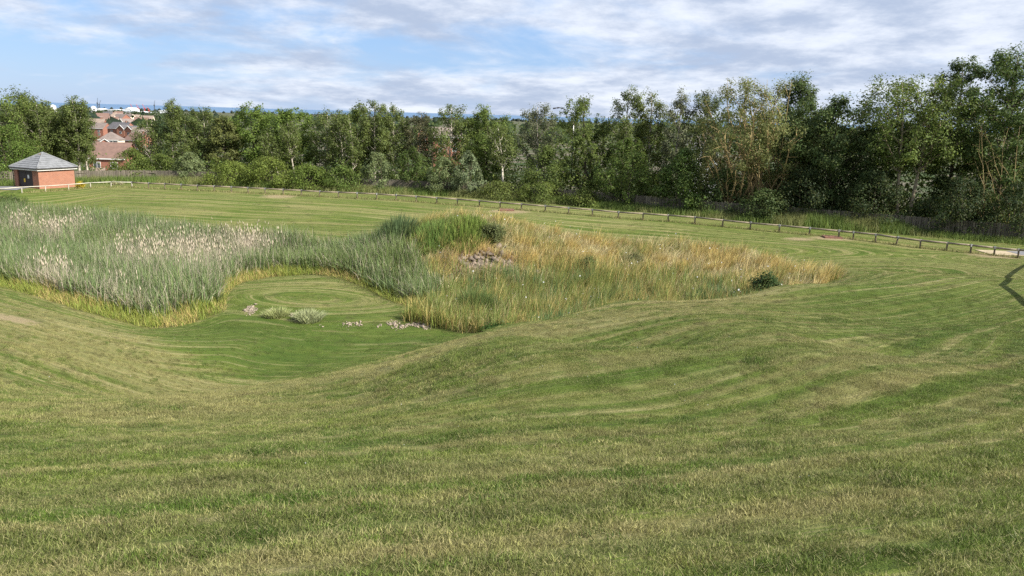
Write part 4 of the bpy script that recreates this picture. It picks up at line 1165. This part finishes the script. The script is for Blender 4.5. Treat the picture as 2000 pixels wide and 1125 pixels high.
# dry grass bank to the right of the reeds
r_ = np.random.default_rng(63)
tx, ty = scatter(WILD, 3400, r_)
tk = r_.integers(0, 3400, 62000)
x = tx[tk] + r_.normal(0, 0.12, 62000); y = ty[tk] + r_.normal(0, 0.12, 62000)
tox, toy = (x - tx[tk]) * 1.5, (y - ty[tk]) * 1.5
ux, uy = scatter(WILD, 36000, r_)
x, y = np.r_[x, ux], np.r_[y, uy]; tox, toy = np.r_[tox, ux * 0], np.r_[toy, uy * 0]
tb = np.r_[r_.lognormal(0, 0.28, 3400)[tk], np.ones(36000)]; thh = np.r_[r_.uniform(0.65, 1.45, 3400)[tk], np.full(36000, 0.8)]
z = gz(x, y)
nz_ = fbm(x * 0.45, y * 0.45, 31); n2 = fbm(x * 1.2, y * 1.2, 33)
low = sstep(-0.9, -1.55, z + 0.5 * (nz_ - 0.5))
h = (0.32 + 0.5 * nz_ + 0.35 * sstep(0.45, 0.75, n2) + r_.normal(0, 0.1, len(x))).clip(0.2, 1.2) * (1 + 0.35 * low)
golden = vary((0.49, 0.385, 0.15), len(x), r_); beige = vary((0.54, 0.455, 0.25), len(x), r_); green = vary((0.20, 0.235, 0.065), len(x), r_)
c = np.where((n2 > 0.5)[:, None], golden, beige) * tb.clip(0.6, 1.5)[:, None]
h = h * thh * 0.82
pg = 0.09 + 0.42 * low + 0.75 * np.exp(-(((x + 5) / 2.6) ** 2 + ((y - 46.5) / 2.0) ** 2)) + 0.35 * sstep(0.56, 0.7, nz_)
rub = np.exp(-(((x + 1.9) / 1.5) ** 2 + ((y - 42.6) / 1.1) ** 2))
c = np.where((r_.uniform(size=len(x)) < pg)[:, None], green, c)
c = np.where((r_.uniform(size=len(x)) < rub * 0.8)[:, None], vary((0.52, 0.34, 0.19), len(x), r_), c)
keep = r_.uniform(size=len(x)) > np.exp(-(((x + 1.9) / 1.4) ** 2 + ((y - 42.7) / 0.95) ** 2)) * 1.25
x, y, z, h, c, low, tox, toy = x[keep], y[keep], z[keep], h[keep], c[keep].clip(0, 0.75), low[keep], tox[keep], toy[keep]
blades('dry_grass', x, y, z - 0.02, h, r_.uniform(0.012, 0.026, len(x)), tox + r_.normal(0.2, 0.13, len(x)), toy + r_.normal(-0.03, 0.12, len(x)), c, label='golden dry tall grass over the bank right of the reeds', cat='grass', kind='stuff')
k = (low > 0.5)
x, y, z = x[k][:5200], y[k][:5200], z[k][:5200]
blades('sedges', x, y, z - 0.02, 0.9 + 0.35 * fbm(x, y, 3), r_.uniform(0.02, 0.032, len(x)), r_.normal(0, 0.15, len(x)), r_.normal(0, 0.15, len(x)), np.where((fbm(x * 0.6, y * 0.6, 8) > 0.53)[:, None], vary((0.10, 0.17, 0.065), len(x), r_), vary((0.17, 0.22, 0.06), len(x), r_)), label='green sedges on the low ground before the dry grass bank', cat='grass', kind='stuff')
n = 160
x, y = scatter(WILD, n, r_); z = gz(x, y) + r_.uniform(0.5, 1.0, n)
link('white_flowers', leaf_mesh('white_flowers', np.c_[x, y, z], 0.07, np.full((n, 3), 0.75), aspect=0.9, seed=9), LEAF, label='tiny white flowers dotted through the wild grass', cat='flowers', kind='stuff')

# verge of tall grass and nettles between rail and fence
r_ = np.random.default_rng(64)
s_ = r_.uniform(0, ftot, 60000); off = np.abs(r_.normal(0, 1.0, len(s_)))
x, y = np.array([np.interp(s_, fseg, fc[:, 0]), np.interp(s_, fseg, fc[:, 1])]); y = y - off - 0.1
qx, qy = _proj(x, y, gz(x, y))
amt = np.interp(qx, [0, 60, 180, 330, 420, 760, 900, 1200, 1300, 1380, 1500, 1760, 1800, 1900, 2000], [0.35, 0.3, 0.75, 0.9, 0.9, 0.8, 0.7, 0.8, 0.35, 0.6, 1.0, 1.0, 0.5, 0.4, 0.5])
k = (r_.uniform(size=len(x)) < amt) & (seg_dist([tuple(p) for p in RAIL], x, y) > 0.8)
x, y, qx, off = x[k], y[k], qx[k], off[k]
h = (np.interp(qx, [0, 330, 900, 1200, 1450, 1550, 1750, 1800, 2000], [0.65, 0.75, 0.65, 0.65, 0.6, 0.95, 0.9, 0.5, 0.45]) * r_.normal(1, 0.2, len(x)) * (1 - 0.18 * off)).clip(0.12, 1.3)
c = np.where((fbm(x * 0.4, y * 0.4, 41) > 0.55)[:, None], vary((0.20, 0.22, 0.08), len(x), r_), vary((0.12, 0.18, 0.042), len(x), r_))
blades('verge_grass', x, y, gz(x, y) - 0.02, h, r_.uniform(0.018, 0.035, len(x)), r_.normal(0.02, 0.13, len(x)), r_.normal(0, 0.13, len(x)), c, label='rank grass and nettles along the foot of the board fence', cat='grass', kind='stuff')

r_ = np.random.default_rng(65)
rp = np.array(RAIL); rseg = np.r_[0, np.cumsum(np.hypot(*np.diff(rp, axis=0).T))]
s_ = r_.uniform(0, rseg[-1], 16000)
s_ = np.where(r_.uniform(size=len(s_)) < 0.35, rseg[np.clip(np.searchsorted(rseg, s_), 0, len(rseg) - 1)] + r_.normal(0, 0.1, len(s_)), s_)
x, y = np.interp(s_, rseg, rp[:, 0]), np.interp(s_, rseg, rp[:, 1]) + r_.normal(0.12, 0.2, len(s_))
blades('rail_grass', x, y, gz(x, y) - 0.02, r_.uniform(0.05, 0.24, len(x)), r_.uniform(0.012, 0.024, len(x)), r_.normal(0, 0.07, len(x)), r_.normal(0, 0.07, len(x)), np.where((r_.uniform(size=len(x)) < 0.55)[:, None], vary((0.36, 0.32, 0.15), len(x), r_), vary((0.16, 0.20, 0.05), len(x), r_)), label='strip of unmown pale grass under the knee rail', cat='grass', kind='stuff')

# ------------------------------------------------------------------ single bushes inside the basin
def bush(name, label, px, py, zg, wpx, hm, col, seed, n=2600, size=0.12, spiky=False, group=None):
    r_ = np.random.default_rng(seed)
    x, y = unproj(px, py, zg); z = gz(x, y)
    w_ = wpx / F_PX * math.hypot(x, y) / 2; hm *= 1.15; n = int(n * 1.7); size *= 0.78
    root = empty(name, (x, y, z), label=label, cat='bush', group=group)
    st = MB(); P = []
    for i in range(26):
        a = i * 2.4; R = w_ * math.sqrt((i + 0.5) / 26) * r_.uniform(0.8, 1.1)
        H = hm * (1 - 0.45 * (R / w_) ** 2) * r_.uniform(0.75, 1.05)
        e_ = np.array([R * math.cos(a), R * math.sin(a) * 0.9, H])
        st.tube([(e_[0] * 0.25, e_[1] * 0.25, -0.05), (e_[0] * 0.7, e_[1] * 0.7, H * 0.55), e_], [0.02, 0.014, 0.005], 4, False)
        t_ = r_.uniform(0.3, 1.02, n // 26) ** 0.6
        pp = np.stack([e_[0] * (0.35 + 0.65 * t_), e_[1] * (0.35 + 0.65 * t_), H * t_], 1) + r_.normal(size=(n // 26, 3)) * (0.05 if spiky else 0.13) * min(1, w_ + 0.2)
        P.append(pp)
    P = np.concatenate(P); P[:, 2] = P[:, 2].clip(0.03, None)
    out = P / (np.linalg.norm(P, axis=1)[:, None] + 1e-6)
    st.build('stems', BARK, root)
    link('foliage', leaf_mesh(name + '_leaves', P, size, vary(col, len(P), r_), out, aspect=0.5 if spiky else 0.62, seed=seed), LEAF, root)
    return root
def tussock(name, label, px, py, zg, wpx, hm, col, seed, n=900, bw=0.03, splay=0.35):
    r_ = np.random.default_rng(seed)
    x, y = unproj(px, py, zg); z = gz(x, y)
    w_ = wpx / F_PX * math.hypot(x, y) / 2
    root = empty(name, (x, y, z), label=label, cat='plant')
    a = r_.uniform(0, 6.283, n); R_ = w_ * np.sqrt(r_.uniform(0, 1, n)) * (0.75 + 0.4 * vnoise(a * 1.3, a * 0, seed))
    bx_, by_ = R_ * np.cos(a), R_ * np.sin(a)
    h_ = hm * (1.05 - 0.5 * (R_ / w_) ** 2) * r_.normal(0.9, 0.16, n).clip(0.4, 1.2)
    zz_ = gz(x + bx_, y + by_) - z
    for nm, sl in (('stems', slice(0, n // 3)), ('foliage', slice(n // 3, n))):
        cc_ = vary(col, n, r_, amt=0.25)[sl]
        blades(nm, bx_[sl], by_[sl], zz_[sl] - 0.03, h_[sl], r_.uniform(0.7, 1.3, n)[sl] * bw, (np.cos(a) * splay * hm * R_ / w_ + r_.normal(0, 0.12, n))[sl], (np.sin(a) * splay * hm * R_ / w_ + r_.normal(0, 0.12, n))[sl], cc_, parent=root)
    return root
tussock('willowherb', 'bright green leafy clump on top of the mound', 912, 474, -0.1, 110, 1.12, (0.15, 0.215, 0.045), 301, 1700, 0.050, 0.20)
tussock('willowherb', 'green leafy clump left below the bright one on the mound', 848, 490, -0.6, 100, 1.1, (0.13, 0.205, 0.05), 302, 1500, 0.045, 0.20)
bush('bush', 'dull green bush right behind the bright clump on the mound', 962, 470, 0.1, 56, 1.0, (0.112, 0.135, 0.053), 303, 2400)
bush('bush', 'dark leafy bush at the right end of the basin by the lawn', 1496, 566, -0.6, 54, 1.15, (0.042, 0.084, 0.026), 304, 2600, 0.13)
tussock('sedge_tussock', 'rounded dark green tussock before the rubble patch', 930, 618, -1.8, 66, 1.35, (0.10, 0.15, 0.045), 305, 1500, 0.030, 0.45)
tussock('bush', 'dark reed coloured clump at the back of the reed bed', 772, 512, -1.6, 74, 1.6, (0.09, 0.14, 0.06), 306, 1300, 0.040, 0.30)
tussock('mugwort', 'larger pale silvery plant on the stone line', 602, 622, -1.65, 54, 0.5, (0.34, 0.37, 0.20), 307, 900, 0.030, 0.60)
tussock('mugwort', 'smaller pale yellowish plant left on the stone line', 540, 611, -1.6, 46, 0.42, (0.32, 0.35, 0.15), 308, 500, 0.028, 0.60)
bush('bush', 'small dark bush amid the dry grass, left one', 1150, 520, -0.8, 44, 0.7, (0.090, 0.128, 0.045), 309, 1400)
bush('bush', 'small dull bush amid the dry grass, right one', 1240, 512, -0.7, 36, 0.6, (0.120, 0.135, 0.060), 310, 1100)
tussock('sedge_tussock', 'blue green sedge patch left of the dark leafy bush', 1390, 580, -1.2, 110, 0.9, (0.075, 0.145, 0.06), 311, 1500, 0.030, 0.20)
tussock('sedge_tussock', 'brownish rush tuft left of the blue green sedge patch', 1312, 590, -1.2, 44, 0.8, (0.20, 0.165, 0.07), 312, 700, 0.030, 0.35)
bush('dock_plant', 'dark low weeds where the crest of the lawn hides the basin', 975, 641, -1.2, 70, 0.3, (0.060, 0.128, 0.027), 313, 1800, 0.09)
tussock('grass_tuft', 'bright grass tuft at the right tip of the mown peninsula', 806, 624, -1.75, 34, 0.5, (0.180, 0.255, 0.045), 314, 600, 0.030, 0.35)
bush('bush', 'green leafy weeds by the path left of the hut', 18, 397, -0.3, 60, 0.8, (0.083, 0.128, 0.038), 315, 2200)
bush('yellow_flowers', 'clump of yellow flowers at the right corner of the hut', 157, 368, 0.0, 15, 0.5, (0.62, 0.50, 0.05), 316, 700, 0.09)
bush('pale_flowers', 'left clump of pale flowers behind the rail bend', 223, 362, -0.05, 10, 0.32, (0.50, 0.48, 0.28), 317, 400, 0.08)
bush('pale_flowers', 'right clump of pale flowers behind the rail bend', 236, 362, -0.05, 8, 0.28, (0.50, 0.48, 0.30), 318, 300, 0.08)

# ------------------------------------------------------------------ stones
STONE = plain('pale_stone', (0.34, 0.275, 0.205), (0.18, 0.145, 0.11), 4.0, 0.9, 0.4)
RUBBLE = plain('grey_rubble', (0.24, 0.185, 0.135), (0.10, 0.08, 0.06), 3.0, 0.9, 0.4)
def stones(name, label, X, Y, S, mat, seed):
    r_ = np.random.default_rng(seed)
    base = np.array([(1, 0, 0), (-1, 0, 0), (0, 1, 0), (0, -1, 0), (0, 0, 1), (0, 0, -1)], float)
    fc_ = np.array([[0, 2, 4], [2, 1, 4], [1, 3, 4], [3, 0, 4], [2, 0, 5], [1, 2, 5], [3, 1, 5], [0, 3, 5]])
    n = len(X); Z = gz(X, Y)
    V_ = base[None] * r_.uniform(0.6, 1.3, (n, 6, 1)) + r_.normal(0, 0.15, (n, 6, 3))
    a = r_.uniform(0, 6.28, n); ca, sa = np.cos(a)[:, None], np.sin(a)[:, None]
    V_ = np.stack([V_[:, :, 0] * ca - V_[:, :, 1] * sa, V_[:, :, 0] * sa + V_[:, :, 1] * ca, V_[:, :, 2] * 0.6], -1) * S[:, None, None]
    V_ += np.stack([X, Y, Z + S * 0.25], -1)[:, None]
    F_ = (fc_[None] + (np.arange(n) * 6)[:, None, None]).ravel()
    link(name, np_mesh(name, V_.reshape(-1, 3), F_, np.full(n * 8, 3)), mat, label=label, cat='stones', kind='stuff')
r_ = np.random.default_rng(70)
ln = np.array([unproj(px, py, -1.65) for px, py in [(478, 601), (520, 606), (580, 613), (640, 626), (700, 630), (760, 631), (820, 631), (882, 627)]])
dens = [0.8, 0.7, 1.0, 0.25, 0.35, 0.8, 1.3]
X, Y = [], []
for (a, b_), dn in zip(zip(ln[:-1], ln[1:]), dens):
    m = int(420 * dn); t_ = r_.uniform(0, 1, m)
    X.append(a[0] + (b_[0] - a[0]) * t_); Y.append(a[1] + (b_[1] - a[1]) * t_ + r_.normal(0, 0.26, m) + 0.25 * np.sin(t_ * 9 + a[0]))
X, Y = J(X), J(Y)
k = fbm(X * 1.6, Y * 0.5, 66) > 0.42; X, Y = X[k], Y[k]
stones('stone_line', 'line of pale stones along the front of the mown peninsula', X, Y, r_.lognormal(-3.45, 0.5, len(X)).clip(0.012, 0.12), STONE, 71)
X, Y = r_.normal(-1.9, 1.25, 620), r_.normal(42.7, 0.75, 620)
stones('rubble', 'patch of broken grey rubble exposed in the dry bank', X, Y, r_.lognormal(-2.1, 0.5, 620).clip(0.04, 0.3), RUBBLE, 72)

# ------------------------------------------------------------------ drain covers, lamp, barrier off to the right
RUST = plain('red_brown_cover', (0.21, 0.10, 0.065), (0.15, 0.08, 0.055), 5.0, 0.8, 0.2)
def cover(label, px, py):
    x, y = unproj(px, py, 0.0); z = gz(x, y)
    root = empty('drain_cover', (x, y, z), random.uniform(-0.1, 0.1), label=label, cat='drain cover', group='drain covers by the timber rail')
    fr = MB()
    for lo, hi in (((-0.55, -0.4), (0.55, -0.32)), ((-0.55, 0.32), (0.55, 0.4)), ((-0.55, -0.32), (-0.47, 0.32)), ((0.47, -0.32), (0.55, 0.32))):
        fr.box((*lo, -0.1), (*hi, 0.10))
    fr.build('frame', RUST, root)
    MB().box((-0.465, -0.315, -0.05), (0.465, 0.315, 0.085)).build('lid', RUST, root)
    for sx in (-0.2, 0.2):
        MB().box((sx - 0.05, -0.03, 0.0855), (sx + 0.05, 0.03, 0.097)).build('lifting_eye', GUTTER, root)
cover('red brown drain cover on the lawn below the middle of the rail', 990, 411)
cover('red brown drain cover on the lawn near the right part of the rail', 1625, 464.5)

x, y, z, h = spot(1117, 224, 6.0)
lamp = empty('street_lamp', (x, y, z), label='street lamp with two dark heads on a thin arm above the trees', cat='lamp')
tip = at_depth(1094, 210.5, y)
hd0, hd1 = at_depth(1080, 211.8, y), at_depth(1093, 210.2, y)
MB().tube([(0, 0, 0), (0, 0, h * 0.7), (0, 0, h)], [0.09, 0.07, 0.05], 8).build('pole', STEEL, lamp, True)
MB().tube([(0, 0, h), ((tip[0] - x) * 0.45, 0, h + (tip[2] - z - h) * 0.65), (tip[0] - x, 0, tip[2] - z)], [0.035, 0.03, 0.03], 6).build('arm', STEEL, lamp, True)
for f0_, f1_ in ((0.0, 0.45), (0.55, 1.0)):
    a = hd0 + (hd1 - hd0) * f0_; b_ = hd0 + (hd1 - hd0) * f1_
    MB().tube([a - (x, y, z), b_ - (x, y, z)], [0.07, 0.06], 6).build('lamp_head', GUTTER, lamp)
MB().tube([hd0 - (x, y, z), hd1 - (x, y, z), (tip[0] - x, 0, tip[2] - z)], 0.022, 5).build('bracket', GUTTER, lamp)

# steel hoop barrier just outside the picture; its bent shadow falls on the lawn at the right edge
v0, v1, v2 = ground_hit(1957, 557), ground_hit(2000, 536), ground_hit(2000, 588)
HT = 1.35
shx, shy = sun_dir.x / sun_dir.z, sun_dir.y / sun_dir.z
apx = v0 + np.array([shx, shy, 1.0]) * HT
f1 = v0 + (v1 - v0) * 2.4; f2 = v0 + (v2 - v0) * 2.3
f1[2] = gz(f1[0], f1[1]); f2[2] = gz(f2[0], f2[1])
hoop = empty('hoop_barrier', tuple((f1 + f2) / 2), label='bent steel hoop barrier right of the picture whose shadow shows', cat='barrier')
cc = (f1 + f2) / 2
path = [f1 + (0, 0, -0.2), f1 + (apx - f1) * 0.45, f1 + (apx - f1) * 0.9, apx, f2 + (apx - f2) * 0.9, f2 + (apx - f2) * 0.45, f2 + (0, 0, -0.2)]
MB().tube([p_ - cc for p_ in path], 0.07, 8).build('hoop', STEEL, hoop, True)

# ------------------------------------------------------------------ mown grass: tufts instanced over the lawn
def tuft(name, seed, n=280, r=0.15, h0=0.007, h1=0.028):
    r_ = np.random.default_rng(seed)
    a = r_.uniform(0, 6.283, n); R = r * np.sqrt(r_.uniform(0, 1, n)) * 1.1
    x, y = R * np.cos(a), R * np.sin(a)
    h = r_.uniform(h0, h1, n); straw = (r_.uniform(size=n) < 0.22)
    h = np.where(straw, h * 0.5, h)
    ln = np.where(straw, 0.03, 0.015)
    lx, ly = r_.normal(0, 1, n) * ln, r_.normal(0, 1, n) * ln
    wa = r_.uniform(0, 3.14, n); wd = r_.uniform(0.0017, 0.0034, n)
    V_ = np.stack([np.c_[x - np.cos(wa) * wd, y - np.sin(wa) * wd, np.full(n, -0.012)], np.c_[x + np.cos(wa) * wd, y + np.sin(wa) * wd, np.full(n, -0.012)], np.c_[x + lx, y + ly, h]], 1).reshape(-1, 3)
    col = np.c_[r_.uniform(0.4, 1.75, n), straw * r_.uniform(0.4, 1.0, n), r_.uniform(size=n)]
    return np_mesh(name, V_, np.arange(3 * n), np.full(n, 3), False, np.repeat(col, 3, axis=0))
tm, t, p = new_mat('mown_grass')
mow = t.new('ShaderNodeAttribute', attribute_name='mow', attribute_type='INSTANCER').outputs['Vector']
loc = t.new('ShaderNodeObjectInfo').outputs['Location']
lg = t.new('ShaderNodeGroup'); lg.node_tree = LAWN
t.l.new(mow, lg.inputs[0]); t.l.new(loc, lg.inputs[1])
v0_, v1_, v2_ = t.sep(t.new('ShaderNodeAttribute', attribute_name='col').outputs['Vector'])
rn = t.math('MULTIPLY_ADD', t.new('ShaderNodeObjectInfo').outputs['Random'], 0.7, 0.68)
vr = t.math('MULTIPLY', v0_, rn)
c = t.mix(1.0, lg.outputs[0], t.comb(vr, vr, vr), 'MULTIPLY')
c = t.mix(t.math('MULTIPLY', v1_, 0.75), c, (0.45, 0.39, 0.2))
t.l.new(c, p.inputs['Base Color'])
p.inputs['Roughness'].default_value = 0.6; p.inputs['Specular IOR Level'].default_value = 0.25
tr = t.new('ShaderNodeBsdfTranslucent'); t.l.new(c, tr.inputs[0])
mx = t.new('ShaderNodeMixShader'); mx.inputs[0].default_value = 0.3
t.l.new(p.outputs[0], mx.inputs[1]); t.l.new(tr.outputs[0], mx.inputs[2]); t.l.new(mx.outputs[0], t.n['Material Output'].inputs[0])
TUFTS = []
for k in range(4):
    me = tuft('tuft', 400 + k); me.materials.append(tm)
    TUFTS.append(bpy.data.objects.new('grass_tuft_source', me))

r_ = np.random.default_rng(80)
bands = [(2.6, 7, 100, 0.95), (7, 14, 72, 0.9), (14, 26, 48, 0.8), (26, 42, 20, 0.8), (42, 56, 8, 0.9)]
xx, yy, sc = [], [], []
for d0, d1, dn, s_ in bands:
    half = 0.70 * d1 + 1.5
    n = int((2 * half) * (d1 - d0 + 0.001) * dn)
    x = r_.uniform(-half, half, n); y = r_.uniform(d0 * 0.78, d1, n)
    dd = np.hypot(x, y)
    k = (np.abs(x) < 0.70 * y + 1.6) & (y >= (d0 if d0 > 3 else 1.8)) & (y < d1)
    xx.append(x[k]); yy.append(y[k]); sc.append(np.full(k.sum(), s_))
x, y, s_ = J(xx), J(yy), J(sc)
inb = inside(BASIN, x, y) & ~inside([tuple(p) for p in PEN], x, y)
fyl = np.interp(x, fc[:, 0], fc[:, 1])
k = ~inb & (y < fyl + 0.3) & (bare_at(x, y) < 0.55 + 0.3 * r_.uniform(size=len(x)))
k &= ~((np.abs(x - (pr[0] + 4)) < 5) & (np.abs(y - pr[1] - 0.5) < 0.8))
k &= ~((x < pl[0] + 1.2) & (np.abs(y - pl[1] - 0.7) < 1.5))
x, y, s_ = x[k], y[k], s_[k]
n = len(x)
z = gz(x, y)
e = 0.15
nxv, nyv = -(gz(x + e, y) - z) / e, -(gz(x, y + e) - z) / e
me = bpy.data.meshes.new('mown_grass')
me.vertices.add(n); me.vertices.foreach_set('co', np.c_[x, y, z].astype(np.float32).ravel())
U, V = mow_uv(x, y)
def add_attr(nm, typ, key, data):
    a_ = me.attributes.new(nm, typ, 'POINT'); a_.data.foreach_set(key, np.asarray(data).ravel())
weed = sstep(0.6, 0.72, fbm(x * 1.7, y * 1.7, 91)) * (r_.uniform(size=n) < 0.6)
add_attr('mow', 'FLOAT_VECTOR', 'vector', np.c_[U, V, lush_shade_at(x, y) + 0.9 * weed].astype(np.float32))
add_attr('rot', 'FLOAT_VECTOR', 'vector', np.c_[-nyv * 0 + np.arctan(-nyv) * -1 * -1, np.arctan(nxv), r_.uniform(0, 6.283, n)].astype(np.float32) * np.array([0, 0, 1], np.float32))
patch = fbm(x * 0.9, y * 0.9, 77)
add_attr('scl', 'FLOAT', 'value', (s_ * r_.uniform(0.75, 1.25, n) * (0.7 + 0.6 * patch) * (1 + 0.2 * weed)).astype(np.float32))
add_attr('pick', 'INT', 'value', r_.integers(0, 4, n).astype(np.int32))
grass = link('mown_grass', me, None, label='short mown grass with dry clippings covering the banks', cat='grass', kind='stuff')
ng = bpy.data.node_groups.new('scatter_tufts', 'GeometryNodeTree')
ng.interface.new_socket('Geometry', in_out='INPUT', socket_type='NodeSocketGeometry')
ng.interface.new_socket('Geometry', in_out='OUTPUT', socket_type='NodeSocketGeometry')
gi = ng.nodes.new('NodeGroupInput'); go = ng.nodes.new('NodeGroupOutput'); jn = ng.nodes.new('GeometryNodeJoinGeometry')
def named(nm, typ):
    nd = ng.nodes.new('GeometryNodeInputNamedAttribute'); nd.data_type = typ; nd.inputs[0].default_value = nm
    return nd.outputs[0]
for k, ob in enumerate(TUFTS):
    oi = ng.nodes.new('GeometryNodeObjectInfo'); oi.inputs['Object'].default_value = ob
    ip = ng.nodes.new('GeometryNodeInstanceOnPoints')
    cm = ng.nodes.new('FunctionNodeCompare'); cm.data_type = 'INT'; cm.operation = 'EQUAL'
    ng.links.new(named('pick', 'INT'), cm.inputs[2]); cm.inputs[3].default_value = k
    ng.links.new(gi.outputs[0], ip.inputs['Points']); ng.links.new(oi.outputs['Geometry'], ip.inputs['Instance'])
    ng.links.new(cm.outputs[0], ip.inputs['Selection'])
    ng.links.new(named('rot', 'FLOAT_VECTOR'), ip.inputs['Rotation'])
    cs = ng.nodes.new('ShaderNodeCombineXYZ'); sv = named('scl', 'FLOAT')
    for q_ in range(3): ng.links.new(sv, cs.inputs[q_])
    ng.links.new(cs.outputs[0], ip.inputs['Scale'])
    ng.links.new(ip.outputs[0], jn.inputs[0])
ng.links.new(jn.outputs[0], go.inputs[0])
md = grass.modifiers.new('scatter', 'NODES'); md.node_group = ng

r_ = np.random.default_rng(90)
x, y = r_.uniform(-14, 18, 500), r_.uniform(4, 30, 500)
k = ~inside(BASIN, x, y) & (np.abs(x) < 0.68 * y) & (fbm(x * 0.5, y * 0.5, 7) > 0.5); x, y = x[k], y[k]
link('clover_flowers', leaf_mesh('clover_flowers', np.c_[x, y, gz(x, y) + 0.03], 0.015, np.full((len(x), 3), 0.6), aspect=0.9, seed=12), LEAF, label='tiny white clover flowers dotted over the mown grass', cat='flowers', kind='stuff')
